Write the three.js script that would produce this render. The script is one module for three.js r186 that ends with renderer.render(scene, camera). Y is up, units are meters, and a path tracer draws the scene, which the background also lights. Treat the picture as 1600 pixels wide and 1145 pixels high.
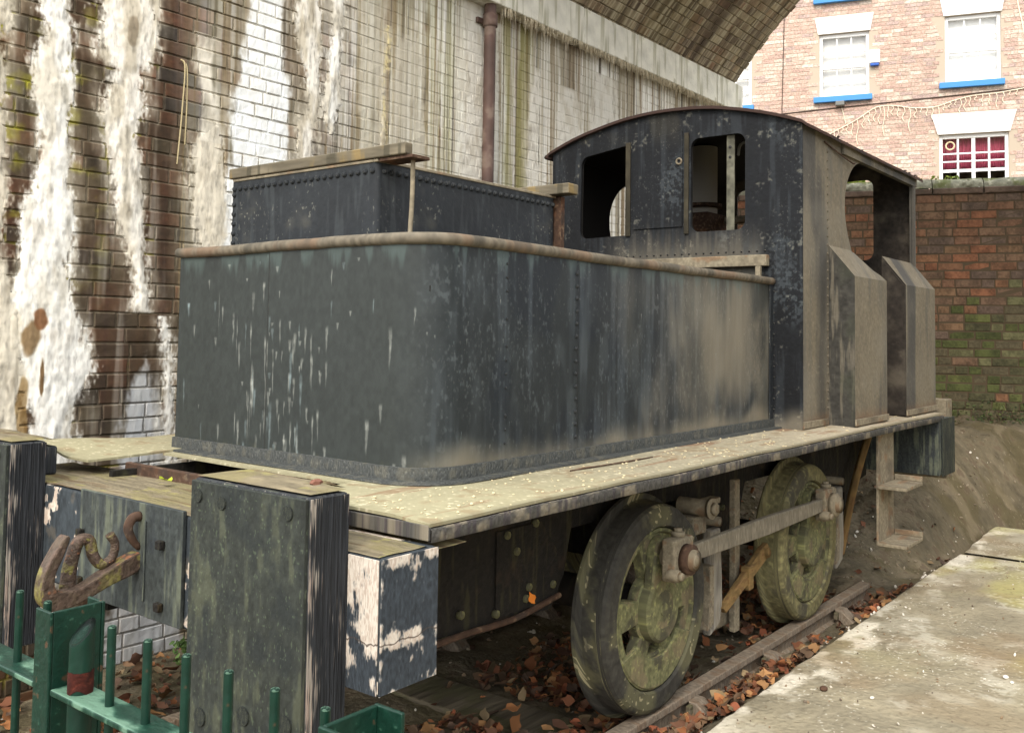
import * as THREE from 'three';
import { RoundedBoxGeometry } from 'three/addons/geometries/RoundedBoxGeometry.js';
import { mergeGeometries } from 'three/addons/utils/BufferGeometryUtils.js';

// ------------------------------------------------------------------ camera, sky, sun, exposure
const scene = new THREE.Scene();
const PW = 1600, PH = 1145, FPX = 1483.1, PCX = 802.2, PCY = 445.2;      // photo size, focal length, lens centre (photo pixels)
const CAM = new THREE.Vector3(-2.292, 1.6, 2.155);
const YAW = 38.12 * Math.PI / 180, PITCH = 2.96 * Math.PI / 180, ROLL = 0.86 * Math.PI / 180;
const CF = new THREE.Vector3(Math.cos(PITCH) * Math.cos(YAW), Math.sin(PITCH), -Math.cos(PITCH) * Math.sin(YAW));
const CR0 = new THREE.Vector3().crossVectors(CF, new THREE.Vector3(0, 1, 0)).normalize();
const CU0 = new THREE.Vector3().crossVectors(CR0, CF);
const CR = CR0.clone().multiplyScalar(Math.cos(ROLL)).addScaledVector(CU0, Math.sin(ROLL));
const CU = CU0.clone().multiplyScalar(Math.cos(ROLL)).addScaledVector(CR0, -Math.sin(ROLL));
const camera = new THREE.PerspectiveCamera(2 * Math.atan(PH / 2 / FPX) * 180 / Math.PI, PW / PH, 0.05, 400);
camera.position.copy(CAM);
camera.quaternion.setFromRotationMatrix(new THREE.Matrix4().makeBasis(CR, CU, CF.clone().negate()));
camera.setViewOffset(PW, PH, PW / 2 - PCX, PH / 2 - PCY, PW, PH);
scene.add(camera);

{ // overcast sky, a little brighter towards the zenith
  const w = 64, h = 32, d = new Float32Array(w * h * 4);
  for (let y = 0; y < h; y++) for (let x = 0; x < w; x++) {
    const el = ((y + .5) / h - .5) * Math.PI, s = Math.sin(el), i = (y * w + x) * 4;
    const L = s > 0 ? 1.0 + .55 * s : .35;
    d[i] = L * .98; d[i + 1] = L; d[i + 2] = L * 1.02; d[i + 3] = 1;
  }
  const t = new THREE.DataTexture(d, w, h, THREE.RGBAFormat, THREE.FloatType);
  t.mapping = THREE.EquirectangularReflectionMapping; t.magFilter = THREE.LinearFilter; t.minFilter = THREE.LinearFilter; t.needsUpdate = true;
  scene.background = t; scene.environment = t;
}
const sun = new THREE.DirectionalLight(0xfff4e6, 1.1);
sun.position.set(-14, 13, 5); sun.target.position.set(1, 0, 0);
sun.castShadow = true; sun.shadow.radius = 34; sun.shadow.mapSize.set(2048, 2048);
Object.assign(sun.shadow.camera, { left: -14, right: 14, top: 14, bottom: -14, near: 1, far: 60 });
scene.add(sun, sun.target);
const renderer = new THREE.WebGLRenderer({ antialias: true });
renderer.shadowMap.enabled = true;
renderer.toneMapping = THREE.LinearToneMapping;
renderer.toneMappingExposure = 2.5;

// ------------------------------------------------------------------ helpers
let seed = 7;
const rnd = () => { seed = (seed * 1664525 + 1013904223) >>> 0; return seed / 4294967296; };
const rr = (a, b) => a + (b - a) * rnd();
const pick = a => a[Math.floor(rnd() * a.length) % a.length];
const clamp = (x, a = 0, b = 1) => x < a ? a : x > b ? b : x;
const sst = (a, b, x) => { const t = clamp((x - a) / (b - a)); return t * t * (3 - 2 * t); };
const lerp = (a, b, t) => a + (b - a) * t;
function h2(x, y, s) { let h = (Math.imul(x, 374761393) + Math.imul(y, 668265263) + Math.imul(s, 2147483647 - 58)) | 0; h = Math.imul(h ^ (h >>> 13), 1274126177); h ^= h >>> 16; return (h >>> 0) / 4294967296; }
const NT = new Float32Array(65536); for (let i = 0; i < 65536; i++) NT[i] = h2(i & 255, i >> 8, 5);
function vn(x, y, s = 0, px = 0, py = 0) {       // value noise; px,py: period (tileable)
  const xi = Math.floor(x), yi = Math.floor(y); let fx = x - xi, fy = y - yi; fx = fx * fx * (3 - 2 * fx); fy = fy * fy * (3 - 2 * fy);
  let a = xi, b = xi + 1, c = yi, d = yi + 1;
  if (px) { a = ((a % px) + px) % px; b = ((b % px) + px) % px; } if (py) { c = ((c % py) + py) % py; d = ((d % py) + py) % py; }
  const k = s * 7919, C = (c & 255) << 8, D = (d & 255) << 8, A = (a & 255) + k, B = (b & 255) + k, p = NT[(A + C) & 65535], q = NT[(B + C) & 65535], r = NT[(A + D) & 65535], t = NT[(B + D) & 65535];
  return p + (q - p) * fx + (r - p + (p - q - r + t) * fx) * fy;
}
const FT = new Float32Array(1024 * 1024); for (let j = 0; j < 1024; j++) for (let i = 0; i < 1024; i++) { let v = 0, a = .5, n = 0, f = 1 / 16, p = 64; for (let k = 0; k < 4; k++) { v += a * vn(i * f, j * f, 3 + k * 17, p, p); n += a; a *= .5; f *= 2; p *= 2; } FT[j * 1024 + i] = v / n; }
function fbm(x, y, s = 0, o = 4, px = 0, py = 0) {
  if (!px && o > 2) { // plain noise: read from the table
    const X = (x + s * 7.31) * 16, Y = (y + s * 12.97) * 16, xi = Math.floor(X), yi = Math.floor(Y), fx = X - xi, fy = Y - yi, a = xi & 1023, b = (xi + 1) & 1023, c = (yi & 1023) << 10, d = ((yi + 1) & 1023) << 10, p = FT[c + a], q = FT[d + a];
    const e = p + (FT[c + b] - p) * fx; return e + (q + (FT[d + b] - q) * fx - e) * fy;
  }
  let v = 0, a = .5, n = 0; for (let i = 0; i < o; i++) { v += a * vn(x, y, s + i * 17, px, py); n += a; a *= .5; x *= 2; y *= 2; px *= 2; py *= 2; } return v / n; }
// a pixel of the photo gives a direction; the depth comes from the plane it lies on
const pxRay = (x, y) => CF.clone().addScaledVector(CR, (x - PCX) / FPX).addScaledVector(CU, -(y - PCY) / FPX);
function pxOn(x, y, axis, v) { const d = pxRay(x, y), t = (v - CAM[axis]) / d[axis]; return CAM.clone().addScaledVector(d, t); }
function toPx(p) { const q = p.clone().sub(CAM), z = q.dot(CF); return [PCX + FPX * q.dot(CR) / z, PCY - FPX * q.dot(CU) / z, z]; }

// textures: fn(u, v, out) writes sRGB r,g,b (0..255) and a height 0..1
function tex(w, h, fn, wrap = true) {
  const a = new Uint8Array(w * h * 4), b = new Uint8Array(w * h * 4), o = [0, 0, 0, .5];
  for (let y = 0; y < h; y++) for (let x = 0; x < w; x++) {
    o[3] = .5; fn((x + .5) / w, (y + .5) / h, o); const i = (y * w + x) * 4;
    a[i] = clamp(o[0], 0, 255); a[i + 1] = clamp(o[1], 0, 255); a[i + 2] = clamp(o[2], 0, 255); a[i + 3] = 255;
    b[i] = b[i + 1] = b[i + 2] = clamp(o[3]) * 255; b[i + 3] = 255;
  }
  const mk = (d, s) => {
    const t = new THREE.DataTexture(d, w, h); if (s) t.colorSpace = THREE.SRGBColorSpace;
    t.wrapS = t.wrapT = wrap ? THREE.RepeatWrapping : THREE.ClampToEdgeWrapping;
    t.magFilter = THREE.LinearFilter; t.minFilter = THREE.LinearMipmapLinearFilter; t.generateMipmaps = true; t.needsUpdate = true; return t;
  };
  return { map: mk(a, true), bump: mk(b, false) };
}
const mixc = (o, c, t) => { o[0] += (c[0] - o[0]) * t; o[1] += (c[1] - o[1]) * t; o[2] += (c[2] - o[2]) * t; };
const setc = (o, c, k = 1) => { o[0] = c[0] * k; o[1] = c[1] * k; o[2] = c[2] * k; };
const sm = (t, rough, bs = 0, extra = {}) => new THREE.MeshPhysicalMaterial({ map: t.map, bumpMap: bs ? t.bump : null, bumpScale: bs, roughness: rough, metalness: 0, specularIntensity: .45, side: THREE.DoubleSide, ...extra });
const srgb = (r, g, b) => new THREE.Color().setRGB(r / 255, g / 255, b / 255, THREE.SRGBColorSpace);
const flat = (r, g, b, rough = .8, extra = {}) => new THREE.MeshPhysicalMaterial({ color: srgb(r, g, b), specularIntensity: .5, roughness: rough, side: THREE.DoubleSide, ...extra });

// objects
const taken = {};
const numbered = n => { taken[n] = (taken[n] || 0) + 1; return taken[n] === 1 ? n : n + '_' + String(taken[n] - 1).padStart(3, '0'); };
function thing(name, label, category, base = [0, 0, 0], group, kind) {
  const g = new THREE.Group(); g.name = numbered(name); g.position.set(...base); scene.add(g);
  if (kind) g.userData.kind = kind; if (label) g.userData.label = label; if (category) g.userData.category = category; if (group) g.userData.group = group;
  return g;
}
const baseOf = p => { while (p.parent && p.parent !== scene) p = p.parent; return p.position; };
function part(parent, name, geo, mat, label, kind) {          // geo in world metres
  const g = Array.isArray(geo) ? merge(geo) : geo; const b = baseOf(parent); g.translate(-b.x, -b.y, -b.z);
  const m = new THREE.Mesh(g, mat); m.name = name; m.castShadow = m.receiveShadow = true; parent.add(m);
  if (label) m.userData.label = label; if (kind) m.userData.kind = kind; return m;
}
function structure(name, geo, mat, label) { const m = new THREE.Mesh(geo, mat); m.name = numbered(name); m.castShadow = m.receiveShadow = true; m.userData.kind = 'structure'; if (label) m.userData.label = label; scene.add(m); return m; }
function merge(list) { return mergeGeometries(list.map(g => { const n = g.index ? g.toNonIndexed() : g; for (const k of Object.keys(n.attributes)) if (!['position', 'normal', 'uv', 'color'].includes(k)) n.deleteAttribute(k); return n; })); }
// uv in metres by the way each face points
function uvm(geo, su = 1, sv = su, ou = 0, ov = 0) {
  const g = geo.index ? geo.toNonIndexed() : geo; g.computeVertexNormals === 0; const p = g.attributes.position, uv = new Float32Array(p.count * 2);
  const A = new THREE.Vector3(), B = new THREE.Vector3(), C = new THREE.Vector3(), n = new THREE.Vector3();
  for (let i = 0; i < p.count; i += 3) {
    A.fromBufferAttribute(p, i); B.fromBufferAttribute(p, i + 1); C.fromBufferAttribute(p, i + 2);
    n.crossVectors(B.clone().sub(A), C.clone().sub(A)); const ax = Math.abs(n.x), ay = Math.abs(n.y), az = Math.abs(n.z);
    [A, B, C].forEach((q, k) => {
      let u, v; if (ay >= ax && ay >= az) { u = q.x; v = q.z; } else if (ax >= az) { u = q.z; v = q.y; } else { u = q.x; v = q.y; }
      uv[(i + k) * 2] = (u + ou) / su; uv[(i + k) * 2 + 1] = (v + ov) / sv;
    });
  }
  g.setAttribute('uv', new THREE.BufferAttribute(uv, 2)); return g;
}
function box(x0, x1, y0, y1, z0, z1, bev = 0, su = 1) {
  const w = x1 - x0, h = y1 - y0, d = z1 - z0;
  const g = bev ? new RoundedBoxGeometry(w, h, d, 1, Math.min(bev, w / 2.01, h / 2.01, d / 2.01)) : new THREE.BoxGeometry(w, h, d);
  g.translate((x0 + x1) / 2, (y0 + y1) / 2, (z0 + z1) / 2); return uvm(g, su);
}
// tube along points with a radius (or radii); flattening f in the second direction
function tube(pts, rad, seg = 10, div = 0, cap = true) {
  const P = pts.map(p => new THREE.Vector3(...p)); const n = div || (P.length - 1);
  const curve = P.length > 2 ? new THREE.CatmullRomCurve3(P, false, 'centripetal') : new THREE.LineCurve3(P[0], P[1]);
  const pos = [], uv = [], idx = []; let N = new THREE.Vector3(), prevT = null, len = 0, last = null;
  for (let i = 0; i <= n; i++) {
    const t = i / n, c = curve.getPoint(t), T = curve.getTangent(t).normalize();
    if (!prevT) { N = Math.abs(T.y) < .9 ? new THREE.Vector3(0, 1, 0) : new THREE.Vector3(1, 0, 0); }
    N.addScaledVector(T, -N.dot(T)).normalize(); prevT = T; const B = new THREE.Vector3().crossVectors(T, N);
    let r = rad; if (Array.isArray(rad)) { const k = t * (rad.length - 1), a = Math.floor(k), f = k - a; r = lerp(rad[a], rad[Math.min(a + 1, rad.length - 1)], f); }
    if (last) len += last.distanceTo(c); last = c;
    for (let j = 0; j <= seg; j++) { const a = j / seg * Math.PI * 2; const q = c.clone().addScaledVector(N, Math.cos(a) * r).addScaledVector(B, Math.sin(a) * r); pos.push(q.x, q.y, q.z); uv.push(len, j / seg * Math.PI * 2 * r); }
  }
  for (let i = 0; i < n; i++) for (let j = 0; j < seg; j++) { const a = i * (seg + 1) + j, b = a + seg + 1; idx.push(a, a + 1, b, b, a + 1, b + 1); }
  if (cap) for (const e of [0, n]) { const c = curve.getPoint(e / n), k = pos.length / 3; pos.push(c.x, c.y, c.z); uv.push(0, 0); for (let j = 0; j < seg; j++) { const a = e * (seg + 1) + j; e ? idx.push(a, a + 1, k) : idx.push(a + 1, a, k); } }
  const g = new THREE.BufferGeometry(); g.setAttribute('position', new THREE.Float32BufferAttribute(pos, 3)); g.setAttribute('uv', new THREE.Float32BufferAttribute(uv, 2)); g.setIndex(idx); g.computeVertexNormals(); return g;
}
const cyl = (a, b, r, seg = 16) => tube([a, b], r, seg, 1);
// extruded outline; plane 'zy' (thickness along x from x0), 'xy' (along z), 'xz' (along y)
function plate(shape, plane, at, th, bev = 0, su = 1, cs = 10) {
  const g = new THREE.ExtrudeGeometry(shape, { depth: th - 2 * bev, bevelEnabled: bev > 0, bevelThickness: bev, bevelSize: bev, bevelOffset: -bev, bevelSegments: 1, curveSegments: cs });
  if (bev) g.translate(0, 0, bev); const p = g.attributes.position;
  for (let i = 0; i < p.count; i++) { const a = p.getX(i), b = p.getY(i), c = p.getZ(i); if (plane === 'zy') p.setXYZ(i, at + c, b, a); else if (plane === 'xy') p.setXYZ(i, a, b, at + c); else p.setXYZ(i, a, at + c, b); }
  const gg = g.index ? g.toNonIndexed() : g; gg.computeVertexNormals(); return uvm(gg, su);
}
function poly(pts) { const s = new THREE.Shape(); pts.forEach((p, i) => i ? s.lineTo(p[0], p[1]) : s.moveTo(p[0], p[1])); s.closePath(); return s; }
function rrect(a0, a1, b0, b1, r, P = THREE.Path) { const s = new P(); s.moveTo(a0 + r, b0); s.lineTo(a1 - r, b0); s.absarc(a1 - r, b0 + r, r, -Math.PI / 2, 0); s.lineTo(a1, b1 - r); s.absarc(a1 - r, b1 - r, r, 0, Math.PI / 2); s.lineTo(a0 + r, b1); s.absarc(a0 + r, b1 - r, r, Math.PI / 2, Math.PI); s.lineTo(a0, b0 + r); s.absarc(a0 + r, b0 + r, r, Math.PI, Math.PI * 1.5); return s; }
// one chamfered brick written into arrays. a,b: along / up, c: out of the wall
function pushBrick(A, a0, a1, b0, b1, c, ch, map, uvf, col) {
  const d = c - ch, k = () => rr(-.0025, .0025);
  const o = [[a0 + k(), b0 + k()], [a1 + k(), b0 + k()], [a1 + k(), b1 + k()], [a0 + k(), b1 + k()]];
  const m = [(a0 + a1) / 2, (b0 + b1) / 2], tilt = rr(-.0015, .0015);
  const F = o.map(([a, b], i) => [a + Math.sign(m[0] - a) * ch, b + Math.sign(m[1] - b) * ch, c + (i % 2 ? tilt : -tilt)]), M = o.map(([a, b]) => [a, b, d]), K = o.map(([a, b]) => [a, b, -.03]);
  const q = (p, r, s, t) => { for (const v of [p, r, s, p, s, t]) { const w = map(v[0], v[1], v[2]); A.pos.push(w[0], w[1], w[2]); if (uvf) { const u = uvf(v[0], v[1]); A.uv.push(u[0], u[1]); } if (col) A.col.push(col.r, col.g, col.b); } };
  q(F[0], F[1], F[2], F[3]);
  for (let i = 0; i < 4; i++) { const j = (i + 1) % 4; q(M[i], M[j], F[j], F[i]); q(K[i], K[j], M[j], M[i]); }
}
function fromArrays(A) { const g = new THREE.BufferGeometry(); g.setAttribute('position', new THREE.Float32BufferAttribute(A.pos, 3)); if (A.uv && A.uv.length) g.setAttribute('uv', new THREE.Float32BufferAttribute(A.uv, 2)); if (A.col && A.col.length) g.setAttribute('color', new THREE.Float32BufferAttribute(A.col, 3)); g.computeVertexNormals(); return g; }
const newA = () => ({ pos: [], uv: [], col: [] });
// uniform grid surface from a function (i/n, j/m) -> [x,y,z,u,v] or null
function grid(n, m, fn) {
  const pos = [], uv = [], idx = [];
  for (let j = 0; j <= m; j++) for (let i = 0; i <= n; i++) { const p = fn(i / n, j / m); pos.push(p[0], p[1], p[2]); uv.push(p[3], p[4]); }
  for (let j = 0; j < m; j++) for (let i = 0; i < n; i++) { const a = j * (n + 1) + i, b = a + n + 1; idx.push(a, a + 1, b, b, a + 1, b + 1); }
  const g = new THREE.BufferGeometry(); g.setAttribute('position', new THREE.Float32BufferAttribute(pos, 3)); g.setAttribute('uv', new THREE.Float32BufferAttribute(uv, 2)); g.setIndex(idx); g.computeVertexNormals(); return g;
}

// ------------------------------------------------------------------ the viaduct: abutment wall
const WZ = -2.4, WX0 = -1.0, WX1 = 7.4, WY0 = -.4, WY1 = 4.06, CH = .077;     // wall plane, extent, course height
// bond: alternate courses of headers and stretchers, never quite regular
function courseCuts(r, x0, x1) {
  const hd = r % 2 === 0, cuts = []; let x = x0 - h2(r, 3, 91) * .22;
  let i = 0; while (x < x1 + .3) { cuts.push(x); const alt = h2(r, i, 12) < .14; x += (hd !== alt ? .116 : .228) + (h2(r, i, 5) - .5) * .014; i++; }
  return cuts;
}
const wallCourses = []; for (let r = 0; WY0 + r * CH < WY1; r++) wallCourses.push(courseCuts(r, WX0, WX1));
function wallBrick(u, v) { const r = Math.floor((v - WY0) / CH), c = wallCourses[r]; if (!c) return null; let a = 0, b = c.length - 1; while (b - a > 1) { const m = (a + b) >> 1; c[m] <= u ? a = m : b = m; } return [r, a, c[a], c[a + 1]]; }
// mineral streaks traced on the wall: rows [photo y, left x, right x]; th = thickness of the crust in metres
const streakPx = [
  { th: .055, tone: 0, r: [[-30, 64, 112], [0, 62, 112], [60, 58, 112], [110, 44, 110], [150, 42, 110], [220, 52, 106], [280, 40, 116], [340, 30, 124], [420, 24, 118], [470, 8, 120], [520, 6, 134], [580, 20, 150], [640, 36, 124], [690, 38, 118], [760, 20, 124], [860, -10, 110], [960, -20, 100]] },
  { th: .05, tone: 1, r: [[-30, 138, 250], [0, 140, 250], [60, 145, 247], [95, 150, 234], [112, 168, 226], [160, 160, 228], [220, 155, 220], [262, 165, 222], [300, 178, 232], [340, 180, 229], [372, 182, 230], [402, 191, 230], [432, 201, 231], [456, 205, 238], [480, 196, 235]] },
  { th: 0, tone: 2, r: [[552, 226, 228], [590, 205, 245], [620, 194, 248], [660, 184, 251], [720, 176, 254], [800, 170, 262], [900, 160, 275], [1000, 150, 290], [1090, 150, 290]] },
  { th: .03, tone: 3, r: [[200, 322, 344], [222, 300, 350], [280, 289, 356], [330, 296, 362], [390, 302, 372], [460, 290, 380]] },
  { th: .004, tone: 3, r: [[60, 305, 345], [100, 300, 332], [160, 318, 346], [215, 305, 350]] },
  { th: .004, tone: 4, r: [[-30, 392, 444], [0, 390, 446], [100, 375, 450], [160, 364, 456], [220, 356, 457], [300, 350, 460], [420, 340, 460]] },
  { th: .03, tone: 1, r: [[-30, 462, 500], [40, 460, 505], [72, 464, 502], [120, 472, 500], [178, 470, 498], [205, 461, 494], [260, 460, 496], [380, 455, 500]] },
  { th: .035, tone: 0, r: [[-30, 516, 541], [0, 515, 540], [60, 514, 536], [120, 510, 534], [155, 504, 534], [190, 503, 528], [214, 514, 520]] },
  { th: .05, tone: 3, r: [[-30, -60, 22], [120, -60, 16], [260, -60, 14], [420, -60, 10], [520, -60, 30], [640, -60, 28], [760, -60, 25]] },
  { th: .02, tone: 0, r: [[500, 246, 262], [560, 252, 272], [640, 248, 274], [720, 250, 276]] },
  { th: .018, tone: 5, r: [[44, 602, 609], [60, 602, 610], [100, 600, 607], [130, 596, 601], [220, 593, 603], [260, 590, 606]] },
  { th: .004, tone: 6, r: [[-20, 722, 768], [100, 724, 760], [200, 718, 758], [300, 712, 758], [420, 700, 760]] },
  { th: .004, tone: 6, r: [[40, 772, 784], [120, 770, 782], [220, 768, 780], [330, 762, 778]] },
  { th: .004, tone: 6, r: [[110, 832, 846], [150, 828, 846], [200, 822, 842], [260, 820, 842], [340, 816, 846]] },
  { th: .004, tone: 6, r: [[140, 870, 905], [180, 872, 912], [220, 868, 914], [300, 862, 915]] },
  { th: .004, tone: 6, r: [[120, 925, 960], [170, 922, 970], [230, 922, 985]] },
  { th: .004, tone: 7, r: [[-20, 560, 600], [80, 560, 596], [160, 556, 596], [240, 555, 600]] },
  { th: .004, tone: 7, r: [[60, 618, 660], [120, 612, 664], [200, 606, 668], [280, 600, 670]] },
];
const streaks = streakPx.map((s, k) => ({ th: s.th, tone: s.tone, k, r: s.r.map(([y, l, r]) => { const a = pxOn(l, y, 'z', WZ), b = pxOn(r, y, 'z', WZ); return [(a.y + b.y) / 2, a.x, b.x]; }) }));
function streakAt(s, u, v, out) {           // signed distance inside the streak (metres) -> out.d, out.half
  const R = s.r; if (v > R[0][0] + .02 || v < R[R.length - 1][0] - .03) return false;
  let i = 0; while (i < R.length - 2 && R[i + 1][0] > v) i++;
  const t = clamp((R[i][0] - v) / (R[i][0] - R[i + 1][0])), l = lerp(R[i][1], R[i + 1][1], t), r = lerp(R[i][2], R[i + 1][2], t);
  if (u < l - .1 || u > r + .1) return false;
  const c = (l + r) / 2, hf = (r - l) / 2; out.half = hf; out.d = hf - Math.abs(u - c) + (fbm(u * 16, v * 7, 40 + s.k, 4) - .5) * Math.min(.15, hf * 1.0 + .02) + (fbm(u * 60, v * 34, 46 + s.k, 3) - .5) * .03;
  const e = Math.min(R[0][0] + .02 - v, v - R[R.length - 1][0] + .03); out.d = Math.min(out.d, e * .6 + .02); return true;
}
const stationPx = [ // along the wall (photo x): how limewashed / olive / brown the face is
  [-60, .12, .25, .5], [60, .05, .1, .7], [250, .05, .05, .9], [300, .4, .15, .6], [340, .6, .2, .4], [460, .5, .08, .5], [500, .5, .05, .6], [545, .8, .12, .4], [580, .85, .2, .25], [640, .95, .1, .2], [680, .85, .4, .25], [700, .85, .45, .25], [715, 1, .15, .15], [760, 1.1, .03, .1],
  [782, 1, .1, .2], [790, .75, .6, .35], [815, .75, .8, .3], [828, .9, .35, .25], [845, 1.05, .05, .12], [905, 1.1, .03, .1], [918, .8, .1, .35], [930, 1.05, .03, .1], [1000, 1.1, .02, .08], [1140, 1.1, .02, .08]];
const stations = stationPx.map(a => [pxOn(a[0], 250, 'z', WZ).x, a[1], a[2], a[3]]);
function stationAt(u, o) { let i = 0; while (i < stations.length - 2 && stations[i + 1][0] < u) i++; const A = stations[i], B = stations[i + 1], t = clamp((u - A[0]) / (B[0] - A[0])); for (let k = 0; k < 3; k++) o[k] = lerp(A[k + 1], B[k + 1], t); }
const toneC = [[243, 243, 239], [237, 234, 226], [214, 220, 226], [220, 213, 197], [236, 238, 236], [214, 200, 150], [214, 210, 198], [186, 180, 164]];
const TX0 = -1.2, TX1 = 7.5, TY0 = -.3, TY1 = 4.1;
const holes = {};
const so = {}, st3 = [0, 0, 0];
const wallTex = tex(2048, 1024, (uu, vv, o) => {
  const u = lerp(TX0, TX1, uu), v = lerp(TY0, TY1, vv);
  const b = wallBrick(u, v); let joint = 1, id = 0, id2 = 0;
  if (b) { const fy = (v - WY0) / CH - b[0]; const dx = Math.min(u - b[2], b[3] - u), dy = Math.min(fy, 1 - fy) * CH; joint = lerp(1, .3, sst(1.3, 2.3, u)) * sst(.0075, .004, Math.min(dx, dy) + (fbm(u * 60, v * 60, 3, 2) - .5) * .005); id = h2(b[0], b[1], 21); id2 = h2(b[0], b[1], 22); }
  const n1 = fbm(u * 9, v * 9, 1, 4), n2 = fbm(u * 40, v * 40, 2, 3), n3 = fbm(u * 2.2, v * 1.6, 8, 3);
  // brick
  const base = id < .32 ? [92, 62, 47] : id < .55 ? [74, 56, 46] : id < .72 ? [112, 66, 47] : id < .8 ? [134, 74, 50] : id < .9 ? [66, 56, 54] : [100, 84, 66];
  setc(o, base, .42 + n2 * .36 + (id2 - .5) * .2 + (n1 - .5) * .3);
  mixc(o, [52, 44, 38], sst(.45, .75, n3) * .55);
  mixc(o, [98, 86, 68], .2 + sst(.45, .75, fbm(u * 3.2, v * 2.2, 61, 4)) * .4);
  mixc(o, [104, 94, 79], joint * (.45 + .3 * n2));
  o[3] = .45 + n2 * .35 - joint * .25;
  // wash
  stationAt(u + (fbm(u * 6, v * 1.3, 77, 3) - .5) * .12, st3);
  const sv = fbm(u * 26, v * .5, 31, 4), sv2 = fbm(u * 60, v * 1.2, 33, 3);
  const lime = Math.max(st3[0] * sst(.1, .42, sv * .75 + n1 * .3) + (st3[0] - .5) * .4, sst(.5, .7, fbm(u * 18, v * 1.4, 36, 4)) * .3);
  const big = fbm(u * 5, v * .5, 34, 3), k2 = sst(.35, .62, sv2 * .6 + big * .4), limeC = [lerp(168, 244, k2), lerp(160, 243, k2), lerp(140, 236, k2)];
  mixc(o, limeC, clamp(lime) * (.95 - joint * .05));
  if (st3[0] > .3) { const crack = joint * sst(.45, .62, fbm(u * 5, v * 8, 51, 3)); mixc(o, [118, 106, 88], crack * .6); mixc(o, [126, 108, 82], sst(.54, .74, fbm(u * 30, v * .5, 35, 4)) * .75); mixc(o, [92, 86, 76], sst(.6, .74, fbm(u * 42, v * .35, 37, 3)) * .8); }
  mixc(o, [122, 116, 60], clamp(st3[1] * sst(.25, .6, fbm(u * 20, v * .7, 39, 3)) * 1.1) * .8);
  mixc(o, [84, 66, 48], st3[2] * sst(.5, .8, fbm(u * 24, v * .8, 44, 3)) * .45);
  // crusts
  let covMax = 0;
  for (const s of streaks) if (streakAt(s, u, v, so)) {
    const halo = sst(-.1, .02, so.d) * sst(.42, .66, fbm(u * 22, v * 4, 140 + s.k, 4)) * .55; if (s.tone !== 2) mixc(o, [188, 180, 162], halo);
    const dth = (fbm(u * 75, v * 40, 180 + s.k, 3) - .5) * .09, cov = s.th > .009 ? sst(-.022, .04, so.d + dth) : sst(-.006, .05, so.d); if (cov <= 0) continue;
    const C = toneC[s.tone], q = fbm(u * 14, v * 5, 90 + s.k, 4), q2 = fbm(u * 55, v * 30, 120 + s.k, 3);
    let a = cov * (s.tone === 2 ? .78 : s.tone === 7 ? .6 : .96); if (s.th === 0) a *= 1 - joint * .35; if (s.tone === 4) a *= 1 - joint * .45 * sst(.3, .6, n1);
    const c = [C[0], C[1], C[2]]; const dirt = s.tone === 4 ? .12 : s.tone === 2 ? .15 : s.tone === 0 ? .4 : .6;
    const up = s.th > .01 ? sst(2.2, 3.0, v) * .2 : 0, gg = fbm(u * 60, v * 20, 170 + s.k, 4); const t1 = sst(.5 - up * .3, .72 - up * .3, q) * (dirt + up); c[0] = lerp(c[0], 188, t1); c[1] = lerp(c[1], 180, t1); c[2] = lerp(c[2], 162, t1);
    const t2 = sst(.55, .85, fbm(u * 30, v * 8, 150 + s.k, 5)) * dirt * .7; c[0] = lerp(c[0], 122, t2); c[1] = lerp(c[1], 112, t2); c[2] = lerp(c[2], 96, t2);
    if (s.th > .01) { const k = 1 - sst(.5, .85, gg) * (.18 + up * .3); c[0] *= k; c[1] *= k * .99; c[2] *= k * .97; }
    mixc(o, c, a); o[3] = lerp(o[3], .15 + gg * .8, a); covMax = Math.max(covMax, cov);
  }
  // damp brown hollows and moss on the left
  const hol = (px, py, rx, ry, col, k) => { const p = holes[px + ',' + py] || (holes[px + ',' + py] = pxOn(px, py, 'z', WZ)); const dx = (u - p.x) / rx, dy = (v - p.y) / ry, d = 1 - Math.sqrt(dx * dx + dy * dy) + (n1 - .5) * 1.3; mixc(o, col, sst(0, .35, d) * k); };
  hol(45, 530, .05, .1, [124, 98, 64], .85); hol(60, 500, .035, .05, [120, 80, 50], .9); hol(62, 590, .012, .13, [96, 70, 40], .9); hol(32, 640, .03, .2, [138, 108, 62], .7); hol(205, 50, .03, .07, [110, 96, 76], .6);
  if (u < .45 && covMax < .5) { const mo = sst(.56, .72, fbm(u * 9, v * 8, 66, 4)) * sst(.35, -.3, u) * sst(1.5, 2.1, v); mixc(o, [150, 146, 42], mo * (.35 + .5 * joint + .3 * n2)); mixc(o, [128, 120, 40], sst(.6, .75, fbm(u * 12, v * 10, 68, 3)) * joint * .6); }
}, false);
const uvWall = (u, v) => [(u - TX0) / (TX1 - TX0), (v - TY0) / (TY1 - TY0)];
const M = {};
M.wall = sm(wallTex, .92, .006);
const abut = thing('abutment_wall', 'tall brick viaduct wall streaked with white mineral crusts behind the locomotive', 'wall', [2, -.4, WZ]);
part(abut, 'wall_core', (() => { const g = box(WX0, WX1, WY0, WY1 + .3, WZ - 1.2, WZ); const p = g.attributes.position, uv = g.attributes.uv; for (let i = 0; i < p.count; i++) { const q = uvWall(p.getX(i), p.getY(i)); uv.setXY(i, q[0], q[1]); } return g; })(), M.wall);
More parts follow.
